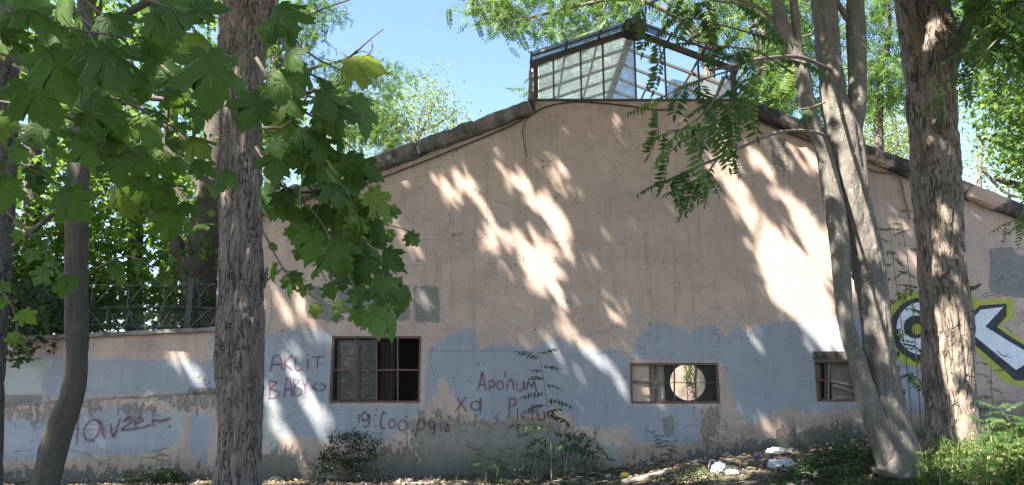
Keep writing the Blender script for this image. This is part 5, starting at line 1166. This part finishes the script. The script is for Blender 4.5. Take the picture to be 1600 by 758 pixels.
# crumbs of fallen plaster along the foot of the wall
n = 900; ico = np.array([(1,0,0),(-1,0,0),(0,1,0),(0,-1,0),(0,0,.7),(0,0,-.7)], float); icf = np.array([(0,2,4),(2,1,4),(1,3,4),(3,0,4),(2,0,5),(1,2,5),(3,1,5),(0,3,5)])
G = np.stack([rng.uniform(-8, 8.5, n), -.05 - rng.exponential(.35, n)], -1); G = G[G[:, 1] > -2.5]; n = len(G)
P = np.stack([G[:, 0], G[:, 1], gz(G[:, 0], G[:, 1]) + .004], -1); V, Fc = scatter((ico, icf), P, rng.normal(size=(n, 3)), rng.normal(size=(n, 3)), rng.gamma(2, .008, n) + .004)
tag(link('plaster_crumbs', npmesh('plaster_crumbs', V, Fc), None, M['stone']), 'crumbs of fallen plaster along the foot of the wall', kind='stuff')
# broken twigs on the soil
V, Fc, b = [], [], 0
for k in range(260):
    px, py = random.uniform(660, 1340), random.uniform(692, 765)
    p = gp(px, py)
    if p.y > -.1: continue
    a = random.uniform(0, 6.28); L = random.uniform(.08, .4); q = p + Vector((math.cos(a) * L, math.sin(a) * L * .6, 0)); q.z = float(gz(q.x, q.y)) + random.uniform(.01, .05); m_ = (p + q) / 2 + Vector((random.uniform(-.03,.03), 0, .02))
    if q.y > -.05: continue
    v, f = tube_np(np.array([p + Vector((0,0,.015)), m_, q]), random.uniform(.003, .009), 4); V.append(v); Fc.append(f + b); b += len(v)
tag(link('fallen_twigs', npmesh('fallen_twigs', np.concatenate(V), np.concatenate(Fc)), None, M['oldwood']), 'broken twigs strewn over the litter', kind='stuff')
def plank(label, a, b, w_, t, lift=0.0, mat='oldwood', group='loose planks at the foot of the wall', name='plank'):
    A, B = gp(*a), gp(*b); A.z += t / 2 + .02 + lift; B.z += t / 2 + .02 + lift; n = 8; d = (B - A).normalized(); s_ = d.cross(Vector((0, 0, 1))).normalized(); u = s_.cross(d); vs = []
    for i in range(n + 1):
        c = A + (B - A) * (i / n) + u * (.01 * math.sin(i * .9)); ww = w_ / 2 * (1 + .07 * math.sin(i * 2.3 + w_ * 40))
        vs += [c - s_ * ww - u * t/2, c + s_ * ww - u * t/2, c + s_ * ww * .97 + u * t/2, c - s_ * ww + u * t/2]
    o = MB().add(vs, [(4*i+k, 4*i+4+k, 4*i+4+(k+1) % 4, 4*i+(k+1) % 4) for i in range(n) for k in range(4)] + [(0,1,2,3), (4*n+3,4*n+2,4*n+1,4*n)]).build(name, M[mat])
    return tag(o, label, 'plank', group)
plank('pale sunlit plank lying nearest at the bottom of the scene', (975,758), (1038,742), .17, .035)
plank('wide grey board resting on the litter heap', (1086,712), (1164,690), .26, .04, .03)
plank('long thin batten leading from the grey board along the wall', (1150,694), (1330,667), .06, .04, .02)
plank('dark batten half buried left of the grey board', (1056,716), (1110,708), .06, .03)
def blob(name, label, cat, px, py, sx, sy, sz, mat, seed, amp=.3, group=None, fr=9):
    bm = bmesh.new(); bmesh.ops.create_icosphere(bm, subdivisions=4, radius=1); p = gp(px, py)
    for v in bm.verts:
        c = v.co.copy(); k = 1 + amp * float(fbm(c.x * 1.6 + seed, c.y * 1.6, c.z * 1.6, 2)) + amp * .8 * (abs(float(vn(c.x * fr * .35, c.y * fr * .35 + seed, c.z * fr * .35))) - .4) + amp * .3 * abs(float(vn(c.x * fr, c.y * fr + seed, c.z * fr)))
        k += amp * .5 * (abs(float(vn(c.x * 5 + 3, c.y * 5, c.z * 5 + seed))) - .3); v.co = Vector((c.x * sx, c.y * sy, max(c.z, -.55) * sz)) * k
    bmesh.ops.translate(bm, verts=bm.verts, vec=p + Vector((0, 0, sz * .5))); me = bpy.data.meshes.new(name); bm.to_mesh(me); bm.free()
    return tag(link(name, me, None, M[mat]), label, cat, group)
GB = 'crumpled bags among the litter'
b1 = blob('plastic_bag', 'large crumpled white plastic bag in front of the low wall', 'bag', 1222, 732, .18, .11, .085, 'plastic', 3, .5, GB)
blob('plastic_bag', 'flat grey bag lying against the batten', 'bag', 1215, 710, .18, .10, .07, 'paper', 8, .4, GB)
b2 = blob('plastic_bag', 'small white bag with a loop handle on the litter heap', 'bag', 1122, 738, .10, .08, .08, 'plastic', 12, .5, GB)
p = gp(1114, 736); a = [(p.x + .06 * math.cos(t), p.y, p.z + .02 + .14 * math.sin(t)) for t in np.linspace(.1, 3.0, 14)]; MB().tube(np.array(a), .011, 6).build('handle', M['plastic'], b2, True)
blob('paper_scrap', 'pinkish crumpled paper right of the small white bag', 'litter', 1146, 742, .09, .06, .05, 'paper', 5, .5)
blob('wrapper', 'orange yellow wrapper at the left end of the pale plank', 'litter', 976, 746, .06, .04, .045, 'yellow', 9, .5)
blob('wrapper', 'purple wrapper beside the wide grey board', 'litter', 1183, 712, .045, .035, .03, 'purple', 15, .5)
blob('paper_scrap', 'white scrap of paper beside the flat grey bag', 'litter', 1238, 704, .06, .04, .025, 'plastic', 21, .5)
blob('plastic_sack', 'pale plastic sack at the right edge below the letter K', 'bag', 1604, 640, .20, .16, .16, 'plastic', 33, .2)
GS = 'stones lying in the litter'
for k, (px, py, s, lab) in enumerate(((520,748,.11,'flat stone left of the dark bushy shrub'), (1190,690,.07,'stone beside the long thin batten'), (1205,688,.05,'smaller stone beside the long thin batten'), (1260,686,.05,'stone at the middle of the long batten'), (430,752,.10,'stone at the foot of the rugged trunk'), (900,752,.06,'stone below the arching sapling'), (1345,684,.09,'stone left of the grey stems'), (640,752,.06,'stone below the scrawl of dots'))):
    blob('stone', lab, 'stone', px, py, s, s * .7, s * .5, 'stone', 50 + k * 3, .35, GS, 4)
